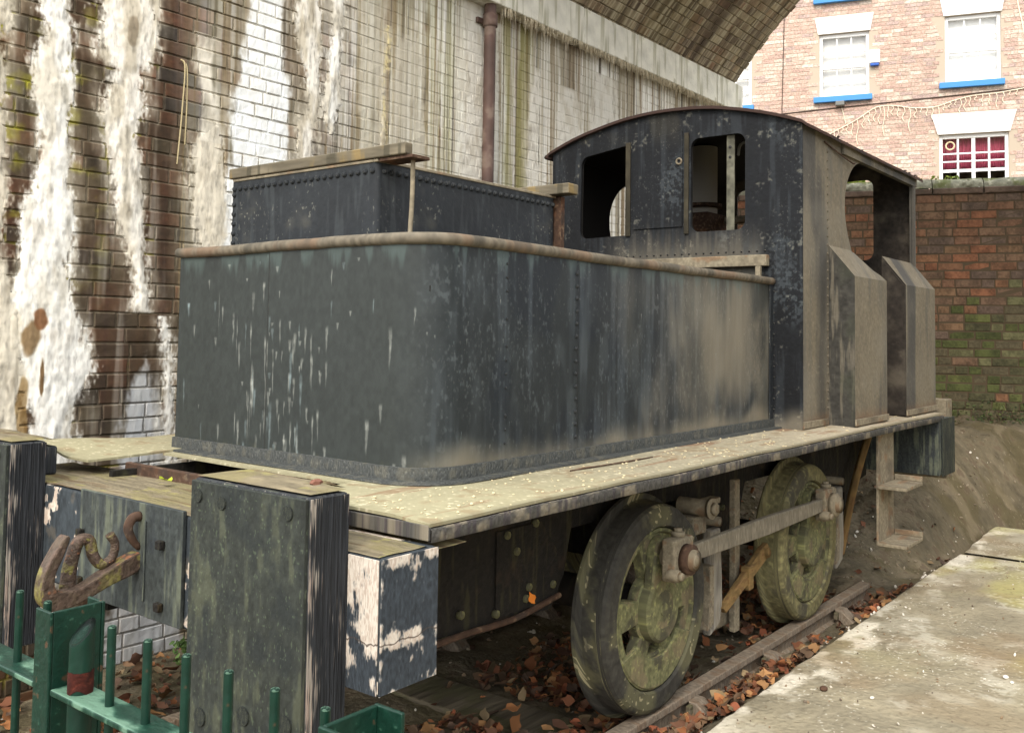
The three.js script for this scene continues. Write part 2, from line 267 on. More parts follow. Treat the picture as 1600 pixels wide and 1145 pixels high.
{
  const mapW = (a, b, c) => [a, b, WZ + c], cand = [];
  for (let r = 0; r < wallCourses.length; r++) {
    const c = wallCourses[r]; for (let i = 0; i < c.length - 1; i++) {
      const a0 = Math.max(c[i] + .004, WX0), a1 = Math.min(c[i + 1] - .004, WX1 - .002), b0 = WY0 + r * CH + .004, b1 = b0 + CH - .008; if (a1 - a0 < .04) continue;
      const cx = (a0 + a1) / 2, cy = (b0 + b1) / 2, q = toPx(new THREE.Vector3(cx, cy, WZ)); let vis = q[2] > .2 && q[0] > -10 && q[0] < 1140 && q[1] > -5 && q[1] < 1100;
      if (vis && q[0] > 270 && q[1] > 385 - (q[0] - 270) * .42 * (q[0] < 640 ? 1 : 0) - (q[0] >= 640 ? 150 - (q[0] - 640) * .2 : 0) && !(q[1] > 940 && q[0] < 300)) vis = false;
      if (vis) for (const s of streaks) if (s.th > .015 && streakAt(s, cx, cy, so) && so.d > .01) vis = false;
      cand.push({ a0, a1, b0, b1, sz: vis ? (a1 - a0) * FPX / q[2] : 0, q });
    }
  }
  cand.sort((a, b) => b.sz - a.sz); const rest = newA();
  cand.forEach((b, i) => {
    const A = i < 300 && b.sz > 0 ? newA() : rest; pushBrick(A, b.a0, b.a1, b.b0, b.b1, lerp(.0075, .002, sst(1.2, 2.0, b.a0)) + rr(-.003, .003) * lerp(1, .35, sst(1.2, 2.0, b.a0)), .004, mapW, uvWall);
    if (A !== rest) part(abut, 'brick', fromArrays(A), M.wall);
  });
  part(abut, 'brickwork', fromArrays(rest), M.wall, null, 'stuff');
  // crusts with their own relief
  const cell = .011; for (const s of streaks) {
    if (s.th < .005) continue; const ys = s.r.map(a => a[0]), v0 = Math.max(Math.min(...ys) - .05, -.25), v1 = Math.min(Math.max(...ys) + .05, 4.05), u0 = Math.max(Math.min(...s.r.map(a => a[1])) - .1, -1.1), u1 = Math.max(...s.r.map(a => a[2])) + .1;
    const n = Math.ceil((u1 - u0) / cell), m = Math.ceil((v1 - v0) / cell), H = new Float32Array((n + 1) * (m + 1));
    for (let j = 0; j <= m; j++) for (let i = 0; i <= n; i++) {
      const u = u0 + i * cell, v = v0 + j * cell; let t = -.01;
      if (streakAt(s, u, v, so) && so.d > -.01) { const e = clamp((so.d - .012) / (so.half * .9 + .01)); const l = fbm(u * 22, v * 9, 200 + s.k, 4), f = fbm(u * 80, v * 45, 230 + s.k, 2), rib = fbm(u * 60, v * 3, 250 + s.k, 2); const gr = fbm(u * 120, v * 60, 260 + s.k, 2); t = s.th * .26 * (sst(0, .8, e) * (.3 + .9 * l) + (f - .5) * .5 * e + (rib - .5) * .3 * e) + (gr - .5) * .006 * sst(0, .4, e) - .0005 + (e <= 0 ? -.008 : 0); }
      H[j * (n + 1) + i] = t;
    }
    const pos = [], uv = [], idx = [], map = new Int32Array((n + 1) * (m + 1)).fill(-1);
    const vtx = (i, j) => { const k = j * (n + 1) + i; if (map[k] < 0) { map[k] = pos.length / 3; const u = u0 + i * cell, v = v0 + j * cell; pos.push(u, v, WZ + .008 + H[k]); const q = uvWall(u, v); uv.push(q[0], q[1]); } return map[k]; };
    for (let j = 0; j < m; j++) for (let i = 0; i < n; i++) { const k = j * (n + 1) + i; if (Math.max(H[k], H[k + 1], H[k + n + 1], H[k + n + 2]) > 0) { const a = vtx(i, j), b = vtx(i + 1, j), c = vtx(i, j + 1), d = vtx(i + 1, j + 1); idx.push(a, b, c, c, b, d); } }
    if (!idx.length) continue; const g = new THREE.BufferGeometry(); g.setAttribute('position', new THREE.Float32BufferAttribute(pos, 3)); g.setAttribute('uv', new THREE.Float32BufferAttribute(uv, 2)); g.setIndex(idx); g.computeVertexNormals();
    part(abut, 'mineral_crust', g, M.wall);
  }
}
// string course of stones at the springing, with drip straws under it
const stoneTex = tex(512, 512, (u, v, o) => { const n = fbm(u * 6, v * 6, 4, 5, 6, 6), s = fbm(u * 24, v * 2, 5, 3, 24, 2), f = fbm(u * 60, v * 60, 6, 2, 60, 60); setc(o, [228, 225, 211], .82 + .3 * n); mixc(o, [150, 146, 120], sst(.5, .75, s) * .6); mixc(o, [116, 110, 84], sst(.6, .8, n) * .5); o[3] = .4 * n + .6 * f; });
M.stone = sm(stoneTex, .9, .006);
for (let x = WX0, i = 0; x < WX1; i++) { const w = Math.min(.62 + h2(i, 1, 3) * .3, WX1 + .02 - x); const g = box(x + .003, x + w - .003, 4.065, 4.372 + rr(-.004, .004), WZ - .1, WZ + .13 + rr(-.006, .006), .012, .9); part(abut, 'string_course_stone', g, M.stone); x += w; }
{
  const list = []; for (let i = 0; i < 900; i++) { const x = 3.2 + rnd() * 4.15, z = WZ + rr(.05, .132), l = rr(.015, .085) * (rnd() < .15 ? 1.7 : 1); const g = new THREE.ConeGeometry(rr(.0025, .0055), l, 5); g.rotateX(Math.PI); g.rotateZ(rr(-.12, .12)); g.translate(x, 4.066 - l / 2, z); list.push(g.toNonIndexed()); }
  part(abut, 'drip_straws', merge(list), flat(206, 194, 168, .8), null, 'stuff');
}

// ------------------------------------------------------------------ the viaduct: brick arch
const AR = 6, AZ = 2.33, AY = .67, AX0 = 2.0, AX1 = 7.4;                         // radius, centre, barrel from .. to
const aSpr = Math.acos((WZ - AZ) / AR);                                        // springing angle (from +z)
const aT0 = Math.PI - aSpr, aT1 = aSpr, aN = Math.round((aT1 - aT0) * AR / .083), archRows = [];
for (let r = 0; r < aN; r++) { let x = AX0 - h2(r, 8, 8) * .2, i = 0; const c = []; while (x < AX1) { c.push(x); x += h2(r, i, 18) < .3 ? .115 : .23; i++; } c.push(x); archRows.push(c); }
const archTex = tex(1024, 1024, (uu, vv, o) => { // u along the barrel, v along the curve from the near springing
  const x = lerp(AX0, AX1, uu), arc = vv * (aT1 - aT0) * AR, r = Math.min(aN - 1, Math.floor(vv * aN)), c = archRows[r]; let i = 0; while (i < c.length - 2 && c[i + 1] < x) i++;
  const id = h2(r, i, 19), n = fbm(x * 9, arc * 9, 211, 4), f = fbm(x * 50, arc * 50, 212, 3), st = fbm(x * 13, arc * .9, 213, 4), st2 = fbm(x * 34, arc * 1.6, 214, 3), z = fbm(x * 1.1, arc * .9, 215, 3), fy = vv * aN - r, joint = sst(.1, .04, Math.min(fy, 1 - fy)) * .6 + sst(.012, .005, Math.min(x - c[i], c[i + 1] - x)) * .5;
  setc(o, id < .3 ? [134, 118, 97] : id < .55 ? [144, 124, 100] : id < .75 ? [116, 102, 86] : id < .9 ? [162, 148, 122] : [136, 110, 88], .62 + .35 * n + .3 * f);
  mixc(o, [108, 100, 66], sst(.5, .72, z) * .4); mixc(o, [168, 158, 132], sst(.46, .7, st) * .6); mixc(o, [196, 188, 162], sst(.54, .7, st2) * .65); mixc(o, [56, 46, 38], sst(.56, .74, fbm(x * 20, arc * 1.2, 216, 4)) * .55); mixc(o, [152, 142, 118], clamp(joint) * sst(.35, .6, n) * .8);
  o[3] = .45 * n + .45 * f;
}, false);
const archMat = sm(archTex, .95, .006);
const soffMortar = flat(140, 130, 108, .95);
const arch = thing('brick_arch', 'dark brick vault of the viaduct springing over the locomotive cab', 'arch', [3, 4.4, AZ]);
const archP = (x, th, rad) => [x, AY + Math.sin(th) * rad, AZ + Math.cos(th) * rad];
{
  const n = 60, t0 = aT0, t1 = aT1, list = [];
  const ring = (r, x0, x1) => grid(n, 1, (a, b) => { const p = archP(lerp(x0, x1, b), lerp(t0, t1, a), r); return [p[0], p[1], p[2], a * 8, b * 7]; });
  list.push(ring(AR + .008, AX0 + .004, AX1 - .004), ring(AR + .62, AX0 + .004, AX1 - .004));
  for (const x of [AX0 + .004, AX1 - .004]) list.push(grid(n, 1, (a, b) => { const p = archP(x, lerp(t0, t1, a), AR + .008 + b * .612); return [p[0], p[1], p[2], a * 8, b]; }));
  part(arch, 'vault_core', list.map(g => g.toNonIndexed()), soffMortar);
  const cand = [], nr = aN;
  for (let r = 0; r < nr; r++) { const th = t0 + (r + .5) * (t1 - t0) / nr, c = archRows[r]; for (let i = 0; i < c.length - 1; i++) { const a0 = Math.max(c[i] + .004, AX0), a1 = Math.min(c[i + 1] - .004, AX1); if (a1 - a0 < .05) continue; const q = toPx(new THREE.Vector3(...archP((a0 + a1) / 2, th, AR))); const vis = q[2] > .3 && q[0] > 0 && q[0] < 1600 && q[1] > -4 && q[1] < 300; cand.push({ a0, a1, th, r, i, sz: vis ? FPX * (a1 - a0) / q[2] : 0 }); } }
  cand.sort((a, b) => b.sz - a.sz); const rest = newA(), hs = (t1 - t0) / nr / 2;
  cand.forEach((b, i) => {
    const A = i < 300 && b.sz > 0 ? newA() : rest, half = hs * AR - .003;
    pushBrick(A, b.a0, b.a1, -half, half, .004 + rr(-.006, .006), .004, (a, q, cc) => archP(a, b.th + q / AR, AR - cc), (a, q) => [(a - AX0) / (AX1 - AX0), (b.th - t0 + q / AR) / (t1 - t0)]);
    if (A !== rest) part(arch, 'brick', fromArrays(A), archMat);
  });
  part(arch, 'vault_brickwork', fromArrays(rest), archMat, null, 'stuff');
  // spandrel and parapet above the vault, filling up to deck level
  const sp = new THREE.Shape(); sp.moveTo(WZ - 1.2, 4.4); sp.lineTo(WZ - 1.2, 7.6); sp.lineTo(8.3, 7.6); sp.lineTo(8.3, 4.4); sp.lineTo(AZ + Math.cos(t0) * (AR + .62), AY + Math.sin(t0) * (AR + .62)); for (let i = 0; i <= 30; i++) { const t = lerp(t0, t1, i / 30); sp.lineTo(AZ + Math.cos(t) * (AR + .6), AY + Math.sin(t) * (AR + .6)); } sp.closePath();
  part(arch, 'spandrel', plate(sp, 'zy', AX0 + .05, AX1 - AX0 - .1, 0, 1), flat(96, 70, 54, .95));
}
const oppo = thing('abutment_wall', 'opposite brick abutment carrying the far foot of the arch', 'wall', [3, -.3, 7.6]);
part(oppo, 'wall_core', box(-1, AX1, -.3, 4.4, 7.06, 8.3, .01, 1), flat(130, 114, 98, .95));

// ------------------------------------------------------------------ boundary wall closing the far mouth
const BW0 = new THREE.Vector3(7.62, 0, -.12), BWD = new THREE.Vector3(.316, 0, .949).normalize(), BWN = new THREE.Vector3(-.949, 0, .316).normalize();
const BWm = (s, y, c) => [BW0.x + BWD.x * s + BWN.x * c, y, BW0.z + BWD.z * s + BWN.z * c];
const bw = thing('boundary_wall', 'weathered red brick boundary wall with rounded mossy coping behind the cab', 'wall', [7.62, .3, -.12]);
{
  const rawTex = tex(512, 512, (u, v, o) => { const n = fbm(u * 7, v * 7, 24, 4, 7, 7), f = fbm(u * 36, v * 36, 25, 3, 36, 36); setc(o, [255, 255, 255], .5 + .45 * n + .3 * f); o[3] = .5 * n + .5 * f; });
  const pal = [[132, 96, 72], [126, 94, 73], [138, 100, 73], [120, 96, 77], [142, 96, 70], [110, 92, 79], [130, 102, 77], [124, 98, 77]];
  const moss = [[84, 90, 50], [98, 102, 58], [86, 84, 58], [108, 106, 74], [98, 90, 68]];
  const mk = c => new THREE.MeshStandardMaterial({ map: rawTex.map, bumpMap: rawTex.bump, bumpScale: .008, roughness: .95, color: srgb(...c), side: THREE.DoubleSide });
  const mp = pal.map(mk), mm = moss.map(mk), hC = .0836;
  part(bw, 'wall_core', (() => { const A = newA(); const c = [[-4, 0], [9, 0], [9, -.36], [-4, -.36]].map(([s, t]) => [s, t]); const g = new THREE.BufferGeometry(), pos = []; const q = (a, b, c2, d) => pos.push(...a, ...b, ...c2, ...a, ...c2, ...d); for (let i = 0; i < 4; i++) { const [s, t] = c[i], [s2, t2] = c[(i + 1) % 4]; q(BWm(s, -.4, t), BWm(s2, -.4, t2), BWm(s2, 3.03, t2), BWm(s, 3.03, t)); } q(...c.map(([s, t]) => BWm(s, 3.03, t))); g.setAttribute('position', new THREE.Float32BufferAttribute(pos, 3)); g.computeVertexNormals(); return uvm(g); })(), flat(86, 74, 58, .95));
  const cand = []; for (let r = 0; r < 36; r++) { let s = -2.75 - h2(r, 2, 61) * .2, i = 0; while (s < 6) { const w = h2(r, i, 62) < .38 ? .118 : .232; const y0 = .02 + r * hC; cand.push({ r, i, s0: s + .005, s1: s + w - .005, y0: y0 + .005, y1: y0 + hC - .005 }); s += w; i++; } }
  for (const b of cand) { const q = toPx(new THREE.Vector3(...BWm((b.s0 + b.s1) / 2, (b.y0 + b.y1) / 2, 0))); const v = (q[0] > 1425 && q[0] < 1612 && q[1] > 280 && q[1] < 680) || (q[0] > 1318 && q[0] < 1368 && q[1] > 290 && q[1] < 420); b.sz = v ? 1000 - Math.abs(q[0] - 1540) : 0; }
  cand.sort((a, b) => b.sz - a.sz); const rest = newA();
  cand.forEach((b, i) => {
    const sc = (b.s0 + b.s1) / 2, yc = (b.y0 + b.y1) / 2, mo = sst(2.1, 1.5, yc + (fbm(sc * 2, yc * 2, 9, 3) - .5) * 1.0), isM = h2(b.i, b.r, 15) < mo * .92; const a = isM ? moss : pal, k = Math.floor(h2(b.r, b.i, 66) * a.length * .999);
    const own = i < 290 && b.sz > 0, A = own ? newA() : rest; const col = own ? null : srgb(...a[k]);
    pushBrick(A, b.s0, b.s1, b.y0, b.y1, .006 + rr(-.006, .006), .006, (p, q, c) => BWm(p, q, c), (p, q) => [p * 1.5 + b.i * .31, q * 1.5 + b.r * .17], col);
    if (own) part(bw, 'brick', fromArrays(A), (isM ? mm : mp)[k]);
  });
  part(bw, 'brickwork', fromArrays(rest), new THREE.MeshStandardMaterial({ map: rawTex.map, bumpMap: rawTex.bump, bumpScale: .008, roughness: .95, vertexColors: true, side: THREE.DoubleSide }), null, 'stuff');
  // coping stones: a flat course then half-round stones
  const copTex = tex(512, 256, (u, v, o) => { const n = fbm(u * 8, v * 4, 34, 5, 8, 4), f = fbm(u * 40, v * 20, 35, 3, 40, 20); setc(o, [150, 148, 128], .7 + .4 * f); mixc(o, [92, 98, 52], sst(.45, .65, n) * .85); mixc(o, [62, 56, 40], sst(.6, .8, fbm(u * 12, v * 6, 36, 3, 12, 6)) * .6); mixc(o, [196, 190, 170], sst(.66, .8, f) * .5); o[3] = .5 * n + .5 * f; });
  const copM = sm(copTex, .95, .012);
  for (let s = -2.6, i = 0; s < 6; i++) { const w = .42 + h2(i, 4, 4) * .12; const tl = rr(-.006, .006);
    part(bw, 'coping_stone', grid(10, 12, (a, b) => { const t = b * Math.PI, ro = .2 + (fbm(a * 3 + i * 5, b * 6, 5, 3) - .5) * .03, ss = s + .004 + a * (w - .008); const p = BWm(ss, 3.085 + tl + Math.sin(t) * .115 + (fbm(ss * 6, b * 5, 6, 3) - .5) * .02, -.17 + Math.cos(t) * ro); return [...p, ss * .9, b * .5]; }), copM);
    part(bw, 'coping_bed', (() => { const A = newA(); pushBrick(A, s + .004, s + w - .004, 3.03, 3.085 + rr(-.006, .004), .045 + rr(-.01, .01), .008, BWm, (p, q) => [p, q]); return fromArrays(A); })(), mp[5]); s += w; }
}

// ------------------------------------------------------------------ ground
const wallSide = (x, z) => (x - BW0.x) * BWN.x + (z - BW0.z) * BWN.z;        // > 0 on our side of the boundary wall
function groundY(x, z) {
  const d = wallSide(x, z); if (d < -.2) return 2.3;
  let y = -.135 + (fbm(x * 3, z * 3, 81, 3) - .5) * .05 + (fbm(x * 14, z * 14, 82, 2) - .5) * .018;
  y += sst(.16, .34, z) * .105 * sst(6.2, 5.0, x);                                // made up to the slab
  const W = lerp(3.2, 1.2, sst(-.3, .6, z)), bank = sst(W, .12, d + (fbm(x * 1.2, z * 1.2, 83, 3) - .5) * .2 * W); y += bank * (1.0 + (fbm(x * 4, z * 4, 84, 3) - .5) * .22) + sst(.02, .3, bank) * ((fbm(x * 9, z * 9, 85, 3) - .5) * .04 + (fbm(x * 24, z * 24, 86, 3) - .5) * .018);
  y += sst(-1.75, -2.4, z) * .05 * sst(0, -.3, -x);
  return y;
}
{
  const soil = tex(1024, 1024, (u, v, o) => { const n = fbm(u * 6, v * 6, 101, 5, 6, 6), f = fbm(u * 64, v * 64, 102, 3, 64, 64), g = fbm(u * 20, v * 20, 103, 4, 20, 20); setc(o, [108, 99, 80], .66 + .5 * g); mixc(o, [84, 76, 52], sst(.5, .7, n) * .55); mixc(o, [132, 120, 100], sst(.55, .75, fbm(u * 9, v * 9, 104, 4, 9, 9)) * .5); mixc(o, [84, 70, 57], sst(.6, .75, g) * .5); mixc(o, [170, 160, 138], sst(.72, .82, f) * .25); o[3] = .5 * g + .5 * f; });
  M.soil = sm(soil, .97, .018);
  const ax = [], az = []; for (let x = -70; x < -2; x += x < -10 ? 10 : 1) ax.push(x); for (let x = -2; x < 9.2; x += .07) ax.push(x); for (let x = 10; x <= 110; x += x < 26 ? 2 : 12) ax.push(x);
  for (let z = -70; z < -2.6; z += z < -10 ? 10 : 1) az.push(z); for (let z = -2.6; z < 2.2; z += .06) az.push(z); for (let z = 2.5; z <= 70; z += z < 12 ? 1 : 10) az.push(z);
  const n = ax.length - 1, m = az.length - 1;
  const along = az.map(z => { let u = 0, py = 0; return ax.map((x, i) => { const y = groundY(x, z); if (i) u += Math.hypot(x - ax[i - 1], Math.min(Math.abs(y - py), 1)); py = y; return u; }); });
  structure('ground', grid(n, m, (a, b) => { const x = ax[Math.round(a * n)], z = az[Math.round(b * m)]; const y = groundY(x, z); return [x, y, z, along[Math.round(b * m)][Math.round(a * n)] / 1.3, z / 1.3]; }), M.soil, 'dark trodden soil with a bank rising behind the rails');
}
// concrete slabs beside the track
{
  const conc = tex(2048, 1024, (u, v, o) => { // u: x -4..8  v: z .3..4.7
    const x = -4 + u * 12, z = .3 + v * 4.4, n = fbm(x * 1.1, z * 1.1, 111, 5), g = fbm(x * 6, z * 6, 112, 4), f = fbm(x * 50, z * 50, 113, 3);
    setc(o, [146, 137, 115], .76 + .3 * g + .14 * f);
    mixc(o, [136, 122, 98], sst(.5, .72, fbm(x * 2.1, z * 2.1, 114, 4)) * .6);
    mixc(o, [176, 170, 104], sst(.4, .62, fbm(x * 1.4, z * 2.4, 115, 4)) * sst(2.2, 3.8, x) * .6);
    mixc(o, [196, 190, 172], sst(.56, .7, fbm(x * 3.4, z * 3.4, 116, 4)) * .35);
    const chalk = sst(.25, .0, z - .36 + (g - .5) * .5) * sst(.42, .62, fbm(x * 5, z * 7, 117, 4)); mixc(o, [226, 218, 200], chalk * .85);
    mixc(o, [228, 226, 218], sst(.52, .64, fbm(x * 2.3, z * 3.1, 123, 5)) * sst(.45, .62, g + (f - .5) * .5) * .28);
    mixc(o, [138, 112, 82], sst(.6, .78, fbm(x * 2.4, z * 2.4, 118, 4)) * .28);
    mixc(o, [232, 228, 214], sst(.74, .8, fbm(x * 70, z * 70, 119, 2)) * sst(.45, .6, fbm(x * 3, z * 3, 120, 3)) * .6);
    mixc(o, [104, 92, 74], sst(.72, .8, fbm(x * 60, z * 60, 121, 2)) * .35);
    o[3] = .45 * g + .45 * f + .1 * n;
  }, false);
  M.conc = sm(conc, .94, .02);
  const slab = (x0, x1, z0, z1, yTop, name, sd) => {
    const edge = x => z0 + (fbm(x * .8, sd, 131, 3) - .5) * .035 + (fbm(x * 14, sd, 132, 3) - .5) * .016, n = Math.ceil((x1 - x0) / .04), pos = [], uv = [], idx = [];
    const rows = [[-.012, -.16], [-.01, -.03], [.0, -.012], [.018, 0], [.06, 0], [.14, 0], [.3, 0], [.6, 0], [1, 0], [1.5, 0], [z1 - z0, 0]];
    for (let i = 0; i <= n; i++) { const x = lerp(x0, x1, i / n), e = edge(x); rows.forEach(([t, dy], j) => { const z = j === rows.length - 1 ? z1 : e + t; const y = yTop(x) + dy + (j > 2 ? (fbm(x * 5, z * 5, 133, 3) - .5) * .012 : (fbm(x * 20, j, 134, 2) - .5) * .012); pos.push(x, y, z); uv.push((x + 4) / 12, (z - .3) / 4.4); }); }
    const R = rows.length; for (let i = 0; i < n; i++) for (let j = 0; j < R - 1; j++) { const a = i * R + j, b = a + R; idx.push(a, a + 1, b, b, a + 1, b + 1); }
    const g = new THREE.BufferGeometry(); g.setAttribute('position', new THREE.Float32BufferAttribute(pos, 3)); g.setAttribute('uv', new THREE.Float32BufferAttribute(uv, 2)); g.setIndex(idx); g.computeVertexNormals(); structure('concrete_slab', g, M.conc, name);
  };
  slab(-4, 5.5, .345, 7.1, () => 0, 'stained concrete slab beside the rails', 3);
  slab(5.51, 6.6, .37, 7.1, x => .012 + (x - 5.5) * .03, 'second concrete slab with yellow algae beyond the cracked joint', 9);
}

// ------------------------------------------------------------------ house across the street
const H0 = new THREE.Vector3(15.55, 0, -3.92), HD = new THREE.Vector3(.286, 0, .958).normalize(), HN = new THREE.Vector3(-.958, 0, .286).normalize();
const Hm = (s, y, c) => [H0.x + HD.x * s + HN.x * c, y, H0.z + HD.z * s + HN.z * c];
function hbox(s0, s1, y0, y1, c0, c1, bev = 0) {
  const g = bev ? new RoundedBoxGeometry(s1 - s0, y1 - y0, c1 - c0, 1, bev) : new THREE.BoxGeometry(s1 - s0, y1 - y0, c1 - c0); g.translate((s0 + s1) / 2, (y0 + y1) / 2, (c0 + c1) / 2);
  const p = g.attributes.position; for (let i = 0; i < p.count; i++) p.setXYZ(i, ...Hm(p.getX(i), p.getY(i), p.getZ(i))); const n = g.index ? g.toNonIndexed() : g; n.computeVertexNormals(); return uvm(n);
}
const house = thing('brick_house', 'pale red brick town house with white sash windows and blue sills', 'house', [15.55, 2.3, -3.92]);
{
  const wins = [ // s0,s1,y0,y1,kind
    { s: [-.46, .44], y: [6.2, 7.42], k: 'sash' }, { s: [1.74, 2.66], y: [6.3, 7.54], k: 'blind' }, { s: [-2.62, -1.73], y: [6.15, 7.36], k: 'sash' }, { s: [1.63, 2.77], y: [4.42, 5.35], k: 'curtain' },
    { s: [-.46, .44], y: [8.12, 9.1], k: 'sash' }, { s: [1.74, 2.66], y: [8.2, 9.2], k: 'sash' }, { s: [3.95, 4.85], y: [6.35, 7.58], k: 'sash' }, { s: [-2.62, -1.73], y: [8.1, 9.1], k: 'sash' }];
  const hb = tex(256, 256, (u, v, o) => { const f = fbm(u * 24, v * 24, 45, 3, 24, 24); setc(o, [255, 255, 255], .72 + .4 * f); o[3] = f; });
  const bm = new THREE.MeshStandardMaterial({ map: hb.map, bumpMap: hb.bump, bumpScale: .004, roughness: .95, vertexColors: true, side: THREE.DoubleSide });
  const white = flat(226, 226, 224, .5), lintM = flat(220, 218, 212, .7), blue = flat(70, 134, 196, .55), dark = flat(40, 38, 38, .9), mortar = flat(176, 162, 144, .95);
  // wall core: pieces between the openings (storey bands)
  const core = [], S0 = -7, S1 = 9, Y0 = 2.2, Y1 = 10.2; const ys = [...new Set([Y0, Y1, ...wins.flatMap(w => w.y)])].sort((a, b) => a - b);
  for (let i = 0; i < ys.length - 1; i++) { const a = ys[i], b = ys[i + 1]; let s = S0; const row = wins.filter(w => w.y[0] <= a + 1e-6 && w.y[1] >= b - 1e-6).sort((p, q) => p.s[0] - q.s[0]); for (const w of row) { core.push(hbox(s, w.s[0], a, b, -.3, 0)); s = w.s[1]; } core.push(hbox(s, S1, a, b, -.3, 0)); }
  part(house, 'wall', core, mortar);
  part(house, 'wall', [hbox(S0, S1, Y0, Y1, -6, -5.7), hbox(S0, S0 + .3, Y0, Y1, -5.7, -.3), hbox(S1 - .3, S1, Y0, Y1, -5.7, -.3)], mortar);
  part(house, 'roof', [hbox(S0 - .2, S1 + .2, Y1, Y1 + .2, -6.2, .25)], flat(88, 84, 84, .9));
  const A = newA(), hC = .075, pal = [[196, 166, 150], [202, 174, 158], [188, 158, 144], [206, 184, 168], [184, 160, 150], [198, 170, 154], [212, 194, 178]].map(c => srgb(...c));
  for (let r = 0; Y0 + 1.6 + r * hC < 9.6; r++) { const y0 = Y0 + 1.6 + r * hC; let s = -5 - h2(r, 6, 71) * .2, i = 0; while (s < 6) { const w = h2(r, i, 72) < .4 ? .112 : .222; const a0 = s + .005, a1 = s + w - .005; s += w; i++;
      if (wins.some(v => a1 > v.s[0] - .0 && a0 < v.s[1] && y0 + hC > v.y[0] && y0 < v.y[1])) { continue; }
      const zz = fbm(a0 * 1.1, y0 * 1.1, 73, 3), c = pal[Math.floor(h2(r, i, 74) * 6.99)].clone().multiplyScalar(.9 + .2 * zz + rr(-.04, .04)); pushBrick(A, a0, a1, y0 + .005, y0 + hC - .005, .006 + rr(-.002, .002), .003, Hm, (p, q) => [p * 2 + i * .3, q * 2 + r * .2], c); } }
  part(house, 'brickwork', fromArrays(A), bm, null, 'stuff');
  const glass = new THREE.MeshPhysicalMaterial({ color: 0xffffff, roughness: .03, transmission: 1, thickness: 0, ior: 1.5, side: THREE.DoubleSide });
  const room = flat(214, 212, 206, .9), cur = tex(256, 128, (u, v, o) => { const f = .5 + .5 * Math.sin(u * 90 + fbm(u * 8, v * 2, 3, 3) * 6); setc(o, [178, 76, 102], .8 + .25 * f); o[3] = f; });
  const curM = sm(cur, .9, .01);
  for (const w of wins) {
    const [s0, s1] = w.s, [y0, y1] = w.y, W = s1 - s0, Hh = y1 - y0;
    const win = part(house, 'window', [hbox(s0, s0 + .06, y0, y1, -.12, -.05, .006), hbox(s1 - .06, s1, y0, y1, -.12, -.05, .006), hbox(s0 + .06, s1 - .06, y1 - .07, y1, -.12, -.05, .006), hbox(s0 + .06, s1 - .06, y0, y0 + .08, -.12, -.05, .006)], white);
    const lap = (n, g, m, l) => part(win, n, g, m, l);
    if (w.k === 'curtain') {
      const c = [0, .25, .5, .75, 1].map(t => lerp(s0 + .06, s1 - .06, t)), rows = [y0 + .08, y0 + .27, y0 + .44, y0 + .585, y1 - .07];
      for (let i = 1; i < 4; i++) lap('glazing_bar', hbox(c[i] - (i === 2 ? .03 : .017), c[i] + (i === 2 ? .03 : .017), y0 + .08, y1 - .07, -.115, -.065), white);
      for (let j = 1; j < 4; j++) lap('glazing_bar', hbox(s0 + .06, s1 - .06, rows[j] - (j === 1 ? .026 : .013), rows[j] + (j === 1 ? .026 : .013), -.113, -.067), white);
      for (let i = 0; i < 4; i++) for (let j = 0; j < 4; j++) lap('pane', hbox(c[i] + .002, c[i + 1] - .002, rows[j] + .002, rows[j + 1] - .002, -.094, -.09), glass);
      lap('curtain', grid(60, 8, (a, b) => { const s = lerp(s0 + .05, s1 - .05, a), y = lerp(y0 + .33 + .012 * Math.sin(a * 40), y1 - .05, b); return [...Hm(s, y, -.2 + .012 * Math.sin(a * 90)), a * 3, b]; }), curM, 'dark red curtain with a wavy hem');
      const ring = new THREE.TorusGeometry(.07, .014, 10, 28); { const p = ring.attributes.position; for (let i = 0; i < p.count; i++) p.setXYZ(i, ...Hm(p.getX(i) + lerp(c[0], c[1], .5), p.getY(i) + rows[3] + .15, p.getZ(i) - .085)); ring.computeVertexNormals(); } lap('round_vent', ring, flat(214, 196, 160, .5));
    } else {
      const mid = y0 + Hh * .47; lap('meeting_rail', hbox(s0 + .06, s1 - .06, mid - .02, mid + .025, -.118, -.06), white);
      for (let i = 1; i < 3; i++) { const c = lerp(s0 + .06, s1 - .06, i / 3); lap('glazing_bar', hbox(c - .012, c + .012, y0 + .08, y1 - .07, -.11, -.075), white); }
      for (const yy of [lerp(y0 + .08, mid, .5), lerp(mid, y1 - .07, .5)]) lap('glazing_bar', hbox(s0 + .06, s1 - .06, yy - .011, yy + .011, -.108, -.077), white);
      const ry = [y0 + .08, lerp(y0 + .08, mid, .5), mid, lerp(mid, y1 - .07, .5), y1 - .07];
      for (let i = 0; i < 3; i++) for (let j = 0; j < 4; j++) lap('pane', hbox(lerp(s0 + .06, s1 - .06, i / 3) + .002, lerp(s0 + .06, s1 - .06, (i + 1) / 3) - .002, ry[j] + .002, ry[j + 1] - .002, -.096, -.092), glass);
      lap('blind', hbox(s0 + .03, s1 - .03, w.k === 'blind' ? y0 + .05 : y0 + .05, y1 - .03, -.2, -.19), w.k === 'blind' ? flat(236, 236, 232, .8) : room, 'pale blind hanging behind the glass');
    }
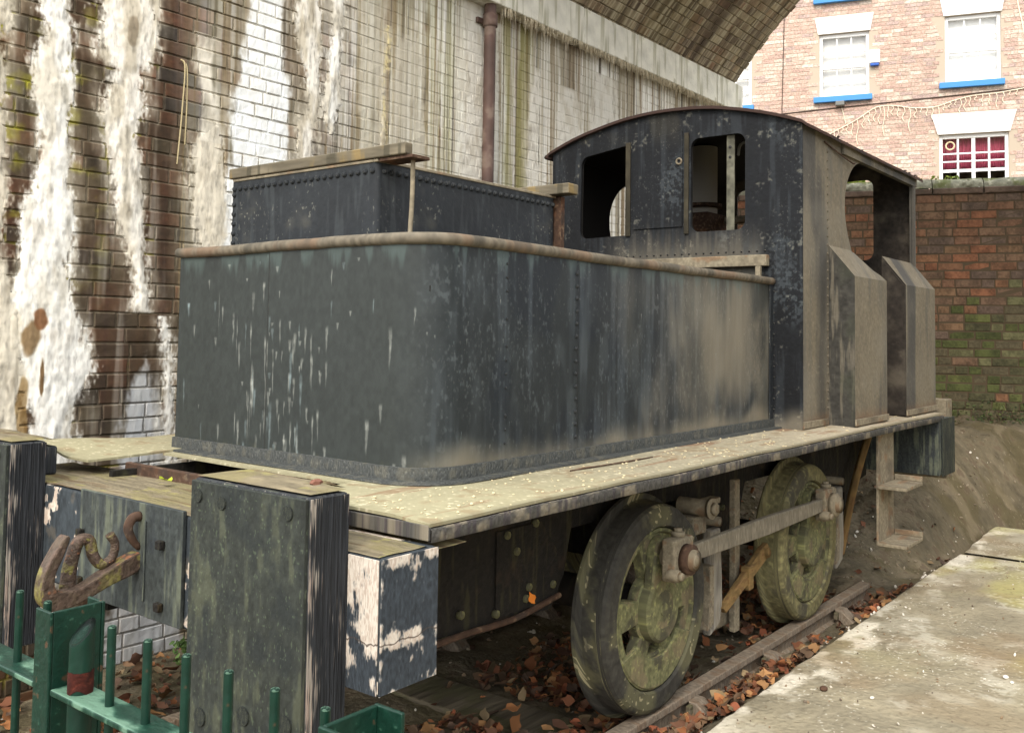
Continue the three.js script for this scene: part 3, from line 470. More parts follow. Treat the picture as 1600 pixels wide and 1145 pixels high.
    // flared lintel and sill
    const f = w.k === 'curtain' ? .13 : .08, lh = w.k === 'curtain' ? .38 : .33, sh = poly([[s0 - .02, 0], [s1 + .02, 0], [s1 + f, lh], [s0 - f, lh]]); const lg = new THREE.ExtrudeGeometry(sh, { depth: .045, bevelEnabled: false }); { const p = lg.attributes.position; for (let i = 0; i < p.count; i++) p.setXYZ(i, ...Hm(p.getX(i), p.getY(i) + y1 + .004, p.getZ(i) - .02)); lg.computeVertexNormals(); } part(win, 'lintel', uvm(lg), lintM);
    part(win, 'sill', hbox(s0 - .1, s1 + .05, y0 - .11, y0 - .004, -.1, .1, .008), w.k === 'curtain' ? lintM : blue, w.k === 'curtain' ? null : 'bright blue painted window sill');
  }
  const hthing = (n, l, c, s, y) => thing(n, l, c, Hm(s, y, .01));
  const al = hthing('alarm_box', 'white alarm box with blue base on the house wall beside a sash window', 'alarm box', .54, 6.73);
  part(al, 'casing', hbox(.44, .63, 6.77, 7.02, .012, .1, .02), flat(236, 238, 240, .4)); part(al, 'base', hbox(.46, .61, 6.72, 6.769, .012, .09, .01), flat(50, 90, 170, .4));
  const fl = hthing('floodlight', 'small grey floodlight fixed under a blue window sill', 'floodlight', -.08, 6.02);
  part(fl, 'lamp_head', hbox(-.16, 0, 6.0, 6.085, .03, .15, .012), flat(112, 112, 108, .5)); part(fl, 'bracket', [hbox(-.1, -.06, 6.02, 6.07, .006, .03)], flat(70, 70, 70, .6));
  const cable = (n, l, pts, r, m) => { const t = thing(n, l, 'cable', Hm(pts[0][0], pts[0][1], .012)); part(t, 'line', tube(pts.map(p => Hm(p[0], p[1], p[2] ?? .014)), r, 5, pts.length * 4), m); return t; };
  const blk = flat(74, 62, 54, .8);
  cable('wall_cable', 'thin dark cable running down the brick house wall', [[-1.1, 9.4], [-1.11, 7.8], [-1.14, 6.5], [-1.15, 5.9], [-1.15, 4.2]], .008, blk);
  cable('wall_cable', 'dark cable running along the house wall below the upper sills', [[-1.3, 5.93], [-.2, 5.98], [.84, 6.02], [1.9, 6.06], [3.0, 6.11], [5, 6.2]], .012, blk);
  // string of icicle lights (unlit)
  const ic = thing('icicle_light_string', 'string of pale unlit icicle lights drooping across the house wall', 'string lights', Hm(-.3, 5.4, .03)); const wm = flat(226, 214, 190, .6);
  const line = [[-.35, 5.45], [-.12, 5.56], [.2, 5.72], [.57, 5.94], [.84, 5.95], [1.2, 5.88], [1.55, 5.87], [1.9, 5.97], [2.19, 6.03], [2.6, 6.05], [3.01, 6.1], [4.4, 6.2]];
  part(ic, 'cord', tube(line.map(p => Hm(p[0], p[1], .03)), .009, 5, 60), wm);
  const cv = new THREE.CatmullRomCurve3(line.map(p => new THREE.Vector3(p[0], p[1], 0)), false, 'centripetal');
  for (let i = 0; i < 40; i++) { const p = cv.getPoint((i + .5) / 40), l = [.16, .3, .42, .22, .12][i % 5] * rr(.7, 1.3) * (p.x > .2 && p.x < 1.2 ? 1.3 : .75), w = rr(.01, .03); part(ic, 'icicle_drop', tube([Hm(p.x, p.y, .03), Hm(p.x + w, p.y - l * .35, .035), Hm(p.x - w, p.y - l * .7, .03), Hm(p.x + w * .4, p.y - l, .033)], .0075, 4, 6), wm); }
  cable('wall_cable', 'pale cable hanging from the upper right of the house wall', [[2.9, 8.2], [2.93, 7.71], [3.01, 7.24], [3.1, 6.6]], .012, wm);
  cable('wall_cable', 'pale lead drooping from the floodlight to the light string', [[-.06, 6.0], [-.02, 5.85], [.02, 5.66]], .009, wm);
}

// ------------------------------------------------------------------ drainpipe, straws on the abutment
const pipeTex = tex(256, 256, (u, v, o) => { const n = fbm(u * 8, v * 8, 54, 4, 8, 8); setc(o, [90, 71, 64], .75 + .45 * n); mixc(o, [136, 124, 110], sst(.6, .8, n) * .5); o[3] = n; });
const rustTex = tex(512, 512, (u, v, o) => { const n = fbm(u * 8, v * 8, 55, 5, 8, 8), f = fbm(u * 48, v * 48, 56, 3, 48, 48); setc(o, [80, 60, 47], .65 + .5 * f); mixc(o, [108, 72, 50], sst(.5, .7, n) * .7); mixc(o, [58, 48, 42], sst(.55, .75, fbm(u * 14, v * 14, 57, 3, 14, 14)) * .7); mixc(o, [132, 118, 96], sst(.6, .78, f) * .4); o[3] = .5 * n + .5 * f; });
M.rust = sm(rustTex, .85, .004);
const dp = thing('drainpipe', 'brown cast iron drainpipe running down the abutment wall', 'drainpipe', [3.1, -.15, WZ + .06]); const pipeM = sm(pipeTex, .6, .003);
part(dp, 'pipe', cyl([3.1, -.15, WZ + .065], [3.1, 4.9, WZ + .065], .045, 18), pipeM);
for (const y of [.9, 2.35, 3.9]) { part(dp, 'collar', cyl([3.1, y, WZ + .065], [3.1, y + .09, WZ + .065], .056, 18), pipeM); part(dp, 'bracket', box(3.0, 3.2, y + .02, y + .06, WZ + .005, WZ + .03, .004), pipeM); }
for (const [a, b, l] of [[[287, 92], [276, 256], 'long dry straw hanging from the brick wall'], [[290, 96], [288, 226], 'shorter dry straw hanging beside a longer one on the brick wall']]) {
  const p = pxOn(...a, 'z', WZ + .04), q = pxOn(...b, 'z', WZ + .03), m = p.clone().lerp(q, .5); m.x += .004; m.z += .008; const t = thing('dry_straw', l, 'straw', [q.x, q.y, q.z]); part(t, 'stem', tube([[p.x, p.y, WZ + .012], [p.x, p.y - .02, WZ + .045], m.toArray(), q.toArray()], .004, 6, 16), flat(172, 158, 122, .9)); }

// ------------------------------------------------------------------ track
const TZ = -.7, RG = .7525;      // track centre, rail head centre from it
M.rail = sm(tex(512, 256, (u, v, o) => { const n = fbm(u * 16, v * 8, 64, 4, 16, 8), f = fbm(u * 64, v * 32, 65, 3, 64, 32); setc(o, [136, 123, 107], .72 + .4 * f); mixc(o, [116, 94, 74], sst(.5, .7, n) * .5); o[3] = f; }), .8, .003);
const railShape = (() => { const w = .035, s = new THREE.Shape(); s.moveTo(-w, 0); s.lineTo(-w, -.03); s.quadraticCurveTo(-w + .002, -.042, -.01, -.048); s.lineTo(-.009, -.1); s.lineTo(-w, -.11); s.lineTo(-w, -.14); s.lineTo(w, -.14); s.lineTo(w, -.11); s.lineTo(.009, -.1); s.lineTo(.01, -.048); s.quadraticCurveTo(w - .002, -.042, w, -.03); s.lineTo(w, -.006); s.quadraticCurveTo(w, 0, w - .008, 0); s.lineTo(-w + .008, 0); s.quadraticCurveTo(-w, 0, -w, -.006); return s; })();
function railGeo(x0, x1, z) { const g = new THREE.ExtrudeGeometry(railShape, { depth: x1 - x0, bevelEnabled: false, curveSegments: 4 }); const p = g.attributes.position; for (let i = 0; i < p.count; i++) p.setXYZ(i, x0 + p.getZ(i), p.getY(i), z + p.getX(i)); g.computeVertexNormals(); return uvm(g, .6); }
M.timber = sm(tex(512, 512, (u, v, o) => { const g = fbm(u * 3, v * 40, 74, 4, 3, 40), n = fbm(u * 6, v * 6, 75, 4, 6, 6); setc(o, [116, 106, 88], .6 + .5 * g); mixc(o, [84, 84, 54], sst(.5, .7, n) * .5); o[3] = g; }), .95, .01);
const RY = -.02;
for (const [sg, lab] of [[1, 'rusty running rail under the near wheels with its end lying on the soil'], [-1, 'rusty running rail on the side of the streaked abutment wall']]) {
  const z = TZ + sg * RG, rl = thing('rail', lab, 'rail', [2, -.14, z]);
  part(rl, 'rail_bar', railGeo(-.9, sg > 0 ? 4.25 : 4.4, z).translate(0, RY, 0), M.rail);
  for (const x of [.15, 1.0, 1.72, 2.55, 3.62]) {
    const ch = part(rl, 'chair', [box(x - .09, x + .09, -.155, -.118, z - .2, z + .2, .012, .5), plate(poly([[z + .036, -.12], [z + .17, -.12], [z + .15, -.09], [z + .075, -.03], [z + .036, -.028]]), 'zy', x - .05, .1, .006, .5), plate(poly([[z - .036, -.12], [z - .17, -.12], [z - .15, -.09], [z - .075, -.03], [z - .036, -.028]]), 'zy', x - .05, .1, .006, .5)].map(g => g.translate(0, RY, 0)), M.rail);
    for (const dz of [-.165, .165]) part(ch, 'bolt', cyl([x + .055, -.15, z + dz], [x + .055, -.115, z + dz], .016, 8), M.rust);
    part(ch, 'wedge', box(x - .08, x + .08, -.105, -.06, z + .037, z + .062, .006, .5), M.timber);
  }
}
for (const [x, l] of [[.15, 'sleeper under the front of the locomotive'], [1.17, 'flat mossy sleeper just ahead of the leading wheels'], [1.72, 'sleeper under the leading axle'], [2.55, 'sleeper between the two axles'], [3.62, 'sleeper behind the trailing wheels']]) { const s = thing('sleeper', l, 'sleeper', [x, -.27, TZ]); part(s, 'beam', box(x - .145, x + .145, -.27, -.176 + (x === 1.17 ? .06 : 0), TZ - 1.25, TZ + 1.02, .012, .8), M.timber); }

// ------------------------------------------------------------------ locomotive
const loco = thing('locomotive', 'old black steam locomotive shell with round cornered tank, cab and wooden dumb buffers', 'locomotive', [2.2, 0, TZ]);
const YP = 1.096, YR = 1.921, ZL = -1.44, XC = 2.82;
const L = (n, g, m, l, k) => part(loco, n, g, m, l, k);
// ---- materials
const dustC = [136, 127, 109];
M.paint = sm(tex(1024, 1024, (u, v, o) => { const n = fbm(u * 6, v * 6, 301, 5, 6, 6), f = fbm(u * 60, v * 60, 302, 3, 60, 60), s = fbm(u * 40, v * 5, 303, 3, 40, 5); setc(o, [36, 39, 42], .7 + .4 * n + .2 * f); mixc(o, [72, 77, 78], sst(.55, .75, s) * .35); mixc(o, [112, 104, 86], sst(.6, .8, n) * .35); mixc(o, [140, 136, 120], sst(.72, .82, fbm(u * 120, v * 90, 304, 2, 120, 90)) * sst(.45, .65, n) * .5); o[3] = .5 * f + .3 * n; }), .55, .002);
M.under = sm(tex(512, 512, (u, v, o) => { const n = fbm(u * 6, v * 6, 311, 5, 6, 6), f = fbm(u * 40, v * 40, 312, 3, 40, 40), s = fbm(u * 30, v * 4, 313, 3, 30, 4); setc(o, [34, 31, 27], .6 + .5 * f); mixc(o, [64, 62, 38], sst(.52, .75, s) * .5); mixc(o, [66, 50, 36], sst(.55, .75, n) * .4); o[3] = f; }), .85, .004);
M.dusty = sm(tex(512, 512, (u, v, o) => { const n = fbm(u * 6, v * 6, 321, 5, 6, 6), f = fbm(u * 50, v * 50, 322, 3, 50, 50); setc(o, [136, 126, 106], .75 + .35 * f); mixc(o, [88, 80, 68], sst(.5, .75, n) * .6); mixc(o, [122, 86, 60], sst(.62, .8, fbm(u * 12, v * 12, 323, 3, 12, 12)) * .4); o[3] = .5 * f + .5 * n; }), .9, .004);
M.rimPipe = sm(tex(1024, 128, (u, v, o) => { const n = fbm(u * 24, v * 3, 331, 5, 24, 3), f = fbm(u * 160, v * 20, 332, 3, 160, 20); setc(o, [108, 100, 86], .7 + .45 * f); mixc(o, [116, 90, 70], sst(.5, .7, n) * .5); mixc(o, [70, 66, 58], sst(.55, .75, fbm(u * 40, v * 5, 333, 3, 40, 5)) * .6); o[3] = f; }), .75, .003);
M.algae = sm(tex(512, 512, (u, v, o) => { const n = fbm(u * 7, v * 7, 341, 5, 7, 7), f = fbm(u * 50, v * 50, 342, 3, 50, 50); setc(o, [120, 119, 84], .62 + .5 * f); mixc(o, [66, 63, 52], sst(.5, .68, n) * .75); mixc(o, [118, 104, 82], sst(.5, .75, fbm(u * 10, v * 10, 343, 4, 10, 10)) * .65); mixc(o, [146, 146, 88], sst(.66, .8, f) * .5); o[3] = .5 * f + .5 * n; }), .92, .004);
M.tyre = sm(tex(512, 512, (u, v, o) => { const n = fbm(u * 7, v * 7, 351, 5, 7, 7), f = fbm(u * 44, v * 44, 352, 3, 44, 44); setc(o, [64, 62, 56], .65 + .45 * f); mixc(o, [106, 103, 74], sst(.42, .66, n) * .7); mixc(o, [168, 158, 124], sst(.8, .86, vn(u * 60, v * 60, 353, 60, 60)) * sst(.45, .6, n) * .8); o[3] = .5 * f + .4 * n; }), .72, .003);
M.tyreGreen = sm(tex(512, 512, (u, v, o) => { const n = fbm(u * 5, v * 5, 361, 5, 5, 5), f = fbm(u * 44, v * 44, 362, 3, 44, 44); setc(o, [124, 118, 84], .65 + .45 * f); mixc(o, [64, 61, 54], sst(.54, .7, n) * .75); mixc(o, [150, 146, 96], sst(.6, .8, f) * .4); o[3] = .5 * f + .4 * n; }), .85, .003);
M.board = sm(tex(1024, 256, (u, v, o) => { const g = fbm(u * 4, v * 24, 371, 4, 4, 24), n = fbm(u * 14, v * 4, 372, 4, 14, 4); setc(o, [118, 109, 91], .6 + .5 * g); mixc(o, [140, 116, 70], sst(.58, .76, n) * .6); mixc(o, [66, 62, 50], sst(.58, .75, fbm(u * 26, v * 5, 373, 3, 26, 5)) * .7); o[3] = g; }), .92, .006);
const grainTex = (sd, base, chips) => tex(512, 1024, (u, v, o) => { // upright grain, flaking paint
  const g = fbm(u * 60, v * 4, sd, 4, 60, 4), n = fbm(u * 8, v * 8, sd + 9, 5, 8, 8), c = fbm(u * 44, v * 5, sd + 5, 4, 44, 5); setc(o, base, .6 + .6 * g); mixc(o, [102, 106, 84], sst(.5, .75, n) * .45);
  mixc(o, [34, 36, 42], sst(.5, .75, c) * .55); mixc(o, [176, 166, 152], sst(.66, .76, fbm(u * 80, v * 9, sd + 7, 5, 80, 9)) * sst(.4, .6, fbm(u * 6, v * 3, sd + 8, 3, 6, 3)) * chips); o[3] = .75 * g + .25 * n; });
M.bufWood = sm(grainTex(401, [58, 60, 62], .75), .85, .012);
M.bufSide = sm(tex(256, 1024, (u, v, o) => { const g = fbm(u * 22, v * 5, 451, 4), g2 = fbm(u * 40, v * 8, 452, 4), n = fbm(u * 3, v * 9, 453, 4); setc(o, [44, 46, 49], .5 + .7 * g); mixc(o, [22, 23, 26], sst(.55, .7, g2) * .7); const p = sst(.0, .22, (g2 - .6) * .8 + lerp(-.14, .18, sst(.4, .02, u)) + .16 * sst(.86, .99, v) + (n - .5) * .5); mixc(o, [178, 166, 150], p * .7); mixc(o, [142, 124, 112], p * sst(.5, .7, g)); o[3] = .7 * g + .3 * g2; }, false), .85, .01);
M.bufFace = sm(tex(1024, 1024, (u, v, o) => { const s = fbm(u * 34, v * 9, 411, 4, 34, 9), n = fbm(u * 9, v * 9, 412, 5, 9, 9), f = fbm(u * 80, v * 60, 413, 3, 80, 60); setc(o, [58, 62, 56], .62 + .35 * f + .25 * (s - .5)); mixc(o, [84, 86, 66], sst(.5, .72, s) * .5); mixc(o, [34, 38, 38], sst(.5, .7, n) * .65); mixc(o, [116, 132, 98], sst(.72, .82, fbm(u * 150, v * 90, 414, 2, 150, 90)) * .3); o[3] = .5 * f + .4 * s; }), .7, .004);
M.beamPeel = sm(tex(512, 512, (u, v, o) => { // dark paint coming off pale primer
  const n = fbm(u * 5, v * 5, 421, 5, 5, 5), f = fbm(u * 40, v * 22, 422, 4, 40, 22); setc(o, [58, 64, 68], .65 + .5 * f); const p = sst(.54, .6, n + (f - .5) * .3); mixc(o, [206, 194, 178], p); mixc(o, [168, 146, 130], p * sst(.5, .7, f) * .6); mixc(o, [110, 96, 78], sst(.66, .8, fbm(u * 9, v * 9, 423, 4, 9, 9)) * .4); o[3] = .5 + .3 * (f - .5) - .2 * p; }), .8, .008);
M.beamFront = sm(tex(1024, 512, (u, v, o) => { const s = fbm(u * 30, v * 4, 431, 4, 30, 4), n = fbm(u * 6, v * 6, 432, 5, 6, 6), f = fbm(u * 70, v * 50, 433, 3, 70, 50); setc(o, [64, 69, 67], .62 + .4 * f + .2 * (s - .5)); mixc(o, [116, 120, 96], sst(.5, .72, s) * .5); mixc(o, [40, 44, 50], sst(.5, .7, n) * .65); o[3] = .5 * f + .4 * s; }), .72, .004);
M.mossWood = sm(tex(1024, 512, (u, v, o) => { const g = fbm(u * 5, v * 34, 441, 4, 5, 34), n = fbm(u * 7, v * 7, 442, 5, 7, 7), f = fbm(u * 60, v * 60, 443, 3, 60, 60); setc(o, [128, 117, 94], .6 + .4 * g + .15 * f); mixc(o, [112, 104, 70], sst(.5, .7, n) * .65); mixc(o, [146, 140, 76], sst(.66, .75, fbm(u * 18, v * 18, 444, 3, 18, 18)) * .4); mixc(o, [82, 64, 46], sst(.6, .75, fbm(u * 5, v * 16, 445, 4, 5, 16)) * .6); o[3] = .5 * g + .3 * f + .2 * n; }), .96, .014);
M.iron = flat(40, 40, 40, .7);

// ---- tank sides (unwrapped: u along the front, round the corner, then along the side)
const CRn = .17, lenF = -ZL - CRn, lenC = Math.PI / 2 * CRn, lenS = XC - CRn, LT = lenF + lenC + lenS;
function perim(s, off = 0) { // point and outward normal at distance s
  if (s < lenF) return [-off, ZL + s, -1, 0];
  if (s < lenF + lenC) { const a = (s - lenF) / CRn; return [CRn - Math.cos(a) * (CRn + off), -CRn + Math.sin(a) * (CRn + off), -Math.cos(a), Math.sin(a)]; }
  return [CRn + s - lenF - lenC, off, 0, 1];
}
const drops = []; { let sd = seed; for (let i = 0; i < 190; i++) { const onF = i < 120; const cl = rnd(); let s = onF ? (cl < .55 ? rr(.42, .92) : rr(.02, 1.4)) : rr(1.4, LT - .1); const y = onF ? (cl < .55 ? rr(.05, .55) : rr(.05, .8)) : rr(.1, .8); drops.push([s, y, (onF ? .012 + .13 * Math.pow(rnd(), 1.7) : rr(.004, .03)) * (cl < .55 ? 1.25 : 1), (onF ? rr(.003, .011) : rr(.0015, .0035)), h2(i, 4, 4)]); } }
const dropCells = {}; for (const d of drops) for (let k = Math.floor((d[0] - .04) / .05); k <= Math.floor((d[0] + .04) / .05); k++) (dropCells[k] ||= []).push(d);
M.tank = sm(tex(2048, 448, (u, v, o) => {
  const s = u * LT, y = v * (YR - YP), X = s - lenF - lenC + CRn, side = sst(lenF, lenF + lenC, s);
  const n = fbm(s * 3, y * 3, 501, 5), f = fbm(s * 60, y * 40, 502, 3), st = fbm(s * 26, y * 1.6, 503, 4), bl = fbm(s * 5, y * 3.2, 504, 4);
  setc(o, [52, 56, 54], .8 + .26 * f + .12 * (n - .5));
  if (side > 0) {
    mixc(o, [30, 35, 40], side * (.55 + .4 * sst(.42, .62, bl))); mixc(o, [92, 98, 100], side * sst(.56, .8, fbm(s * 90, y * 46, 509, 3)) * sst(.38, .6, fbm(s * 4, y * 3, 510, 3)) * .5); mixc(o, [78, 86, 92], side * sst(.5, .74, st) * .4); mixc(o, [88, 95, 98], side * sst(.5, .75, fbm(s * 12, y * 5, 505, 4)) * .3);  // side painted darker than the front, standing for the weaker light on it
    const du = sst(1.0, 2.3, X + (n - .5) * .9 + (bl - .5) * .5) * sst(2.9, 2.5, X + (f - .5) * .2) * sst(.05, .4, y + (bl - .5) * .4) * sst(.1, .7, st * .4 + bl * .4 + .25);
    mixc(o, dustC, clamp(du * .66)); mixc(o, dustC, sst(.9, 1.7, X) * sst(.35, .75, fbm(s * 8, y * 2.4, 506, 4)) * .45);
    mixc(o, [58, 60, 58], sst(2.5, 2.6, X + (n - .5) * .2) * sst(.62, .72, y + (bl - .5) * .2) * sst(.5, .2, Math.abs(X - 2.68)) * .7);
    mixc(o, dustC, sst(.14, .02, y + (bl - .5) * .16 - .03 * sst(1, 2.4, X)) * side * .75);
    mixc(o, [170, 166, 154], sst(.75, .84, fbm(s * 130, y * 80, 507, 2)) * sst(.42, .65, n) * .18 * side);
  }
  mixc(o, [88, 104, 100], sst(.76, .82, y + (st - .5) * .2) * sst(.35, .6, st) * .45);
  mixc(o, [104, 100, 74], sst(.07, .0, y + (f - .5) * .06) * .7);
  const cell = dropCells[Math.floor(s / .05)]; if (cell) for (const d of cell) { const wob = (fbm(y * 30, d[0] * 50, 508, 2) - .5) * .006, dx = Math.abs(s - d[0] + wob), ty = (d[1] - y) / d[2]; if (ty < -.25 || ty > 1.1) continue; const w = d[3] * (ty < .15 ? 1.25 : 1.1 - .65 * ty), a = sst(w, w * .35, dx) * sst(-.25, 0, ty) * sst(1.1, .55, ty); mixc(o, d[4] < .75 ? [178, 178, 168] : [134, 150, 152], a * (.08 + .55 * f)); }
  if (s > .02 && Math.abs(s - .6) < .004) mixc(o, [30, 30, 30], .6);
  o[3] = .4 + .3 * f + .2 * n;
}, false), .5, .0018);
{
  const seamS = [.6, lenF + lenC - CRn + .88], ns = 260, ny = 14;
  const dent = (s, y) => (fbm(s * 2.2, y * 2.6, 520, 3) - .5) * .012;
  const st = []; for (let i = 0; i <= ns; i++) st.push(LT * i / ns); for (const q of seamS) st.push(q, q + 1e-4); st.sort((a, b) => a - b);
  const off = s => s < seamS[0] + 5e-5 ? 0 : s < seamS[1] + 5e-5 ? .004 : .0005;
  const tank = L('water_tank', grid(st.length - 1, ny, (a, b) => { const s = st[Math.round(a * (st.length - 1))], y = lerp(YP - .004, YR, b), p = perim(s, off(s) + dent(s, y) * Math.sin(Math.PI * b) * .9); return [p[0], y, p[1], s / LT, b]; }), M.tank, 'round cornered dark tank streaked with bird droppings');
  part(tank, 'far_side', [box(0, XC, YP, YR, ZL - .004, ZL + .006, 0, 1)], M.paint);
  part(tank, 'deck', [box(.05, XC - .01, 1.74, 1.76, ZL + .02, -.04, 0, 1)], M.under);
  // rolled rim: pipe along the top edge
  const rp = []; for (let i = 0; i <= 70; i++) { const s = lerp(-.012, LT, i / 70), p = perim(Math.max(s, 0), .004); rp.push([p[0], YR + (fbm(s * 2, 1, 530, 3) - .5) * .014, s < 0 ? p[1] + s : p[1]]); } rp[rp.length - 1][0] -= .004;
  part(tank, 'rim_pipe', (() => { const g = tube(rp, .021, 14, 160); const uv = g.attributes.uv; for (let i = 0; i < uv.count; i++) uv.setXY(i, uv.getX(i) / 3.4, uv.getY(i) * 1.2); return g; })(), M.rimPipe, 'rust brown pipe rolled along the tank top edge');
  // foot angle
  const prof = [[.0, .052], [.011, .05], [.012, .012], [.014, .008], [.052, .008], [.054, .0]];
  const foot = grid(220, prof.length - 1, (a, b) => { const s = a * LT, k = Math.round(b * (prof.length - 1)), p = perim(s, prof[k][0] + .006 + (fbm(s * 8, k, 540, 2) - .5) * .003); return [p[0], YP + .002 + prof[k][1], p[1], s, b * 1.6]; });
  part(tank, 'foot_angle', foot, M.footAngle = sm(tex(1024, 64, (u, v, o) => { const n = fbm(u * 30, v * 2, 541, 4, 30, 2), f = fbm(u * 200, v * 12, 542, 3, 200, 12); setc(o, [66, 68, 66], .8 + .3 * f); mixc(o, [104, 99, 84], sst(.5, .75, n) * .4); mixc(o, [160, 155, 138], sst(.62, .85, f) * .2); o[3] = f; }), .85, .004));
  // rivets along the seams
  const rv = []; const riv = (s, y, r = .0085) => { const g = new THREE.SphereGeometry(r, 8, 4, 0, Math.PI * 2, 0, Math.PI / 2), p = perim(s, off(s) + dent(s, y) * Math.sin(Math.PI * (y - YP) / (YR - YP)) * .9 + .0005); g.rotateX(Math.PI / 2); g.rotateY(Math.atan2(p[2], p[3])); g.translate(p[0], y, p[1]); rv.push(g); };
  for (let y = YP + .1; y < YR - .06; y += .05) { riv(seamS[1] - .018, y); riv(LT - .03, y, .007); if (h2(Math.floor(y * 100), 1, 1) > .3) riv(seamS[1] - .47, y + .01, .006); }
  part(tank, 'rivets', rv, M.paint, null, 'stuff');
  part(tank, 'end_angle', box(XC - .05, XC - .003, YP + .05, YR - .02, .0035, .012, .003, 1), M.paint);
}
// ---- upper box tank with boards on it
{
  const x0 = .08, x1 = 1.19, z0 = -1.22, z1 = -.34, y0 = 1.755, y1 = 2.215;
  const s = new THREE.Shape(); const r = .03; s.moveTo(z0 + r, y0); s.lineTo(z1, y0); s.lineTo(z1, y1 - .002); s.lineTo(z1, y1); s.lineTo(z0 + r, y1); s.absarc(z0 + r, y1 - r, r, Math.PI / 2, Math.PI); s.lineTo(z0, y0); s.closePath();
  const box2 = L('upper_tank', (() => { const g = new THREE.ExtrudeGeometry(rrect(0, x1 - x0, z0 - z0, z1 - z0, .025, THREE.Shape), { depth: y1 - y0, bevelEnabled: false, curveSegments: 5 }); const p = g.attributes.position; for (let i = 0; i < p.count; i++) p.setXYZ(i, x0 + p.getX(i), y0 + p.getZ(i), z0 + p.getY(i)); const n = g.toNonIndexed ? (g.index ? g.toNonIndexed() : g) : g; n.computeVertexNormals(); return uvm(n, 1.1); })(), M.paint, 'riveted rectangular upper tank with boards across its top');
  const rv = []; const rivet = (p, n) => { const g = new THREE.SphereGeometry(.0115, 9, 5, 0, Math.PI * 2, 0, Math.PI / 2); if (n === 'x') g.rotateZ(Math.PI / 2); else g.rotateX(Math.PI / 2); g.translate(...p); rv.push(g); };
  for (let z = z0 + .03; z < z1 - .01; z += .0375) rivet([x0, y1 - .03, z], 'x'); for (let y = 1.8; y < y1 - .05; y += .04) rivet([x0, y, z0 + .03], 'x');
  for (let x = x0 + .035; x < x1; x += .0375) rivet([x, y1 - .03, z1], 'z');
  part(box2, 'rivets', rv, M.paint, null, 'stuff');
  part(box2, 'top_edge', [box(x0 - .004, x1, y1, y1 + .012, z1 - .02, z1 + .004, .003, 1), box(x0 - .005, x0 + .02, y1, y1 + .011, z0 + .02, z1 - .021, .003, 1)], M.dusty);
  const bd = box(x0 - .012, x0 + .028, y1 + .013, y1 + .056, z0 - .0, -.19, .006, .8); part(box2, 'front_board', bd, M.board, 'yellow stained board lying across the front of the upper tank');
  part(box2, 'rear_board', box(x1 - .05, x1 + .03, y1 + .013, y1 + .06, z0, -.235, .006, .8), M.board, 'bare wooden board at the rear of the upper tank');
  part(box2, 'bracket_plate', box(x0 - .0, x0 + .09, y1 - .0, y1 + .012, z1 + .006, -.165, .002, .8), M.rust);
  part(box2, 'prop_rod', tube([[x0 + .05, y1, -.21], [x0 + .052, 2.05, -.214], [x0 + .04, 1.76, -.225]], .0085, 8, 6), M.dusty);
  part(box2, 'corner_post', box(x1 + .0, x1 + .03, y0, y1 + .01, z1 - .03, z1 + .03, .004, .8), M.rust);
}
// ---- running plate
M.plate = sm(tex(2048, 768, (u, v, o) => { const x = -.5 + u * 5.6, z = -1.9 + v * 2.4, n = fbm(x * 2.5, z * 2.5, 551, 5), f = fbm(x * 70, z * 70, 552, 3), g = fbm(x * 12, z * 12, 553, 4);
  setc(o, [166, 157, 132], .78 + .22 * f + .16 * (g - .5)); mixc(o, [146, 141, 108], sst(1.6, -.2, x + (n - .5) * 1.2) * .55); mixc(o, [174, 162, 141], sst(1.6, 3.2, x) * .65); mixc(o, [118, 98, 72], sst(.6, .75, g) * .45); mixc(o, [112, 78, 56], sst(.64, .7, fbm(x * 3, z * 22, 554, 4)) * .55 * sst(.35, .05, Math.abs(z - .12))); mixc(o, [214, 204, 178], sst(.7, .78, f) * .5);
  if (z > .36) mixc(o, [110, 104, 84], sst(.36, .4, z + (f - .5) * .03) * .55);
  const dim = Math.max(Math.sin(x * 190) * Math.sin(z * 190), 0); o[3] = .4 * f + .4 * g + .2 * dim; }, false), .93, .004);
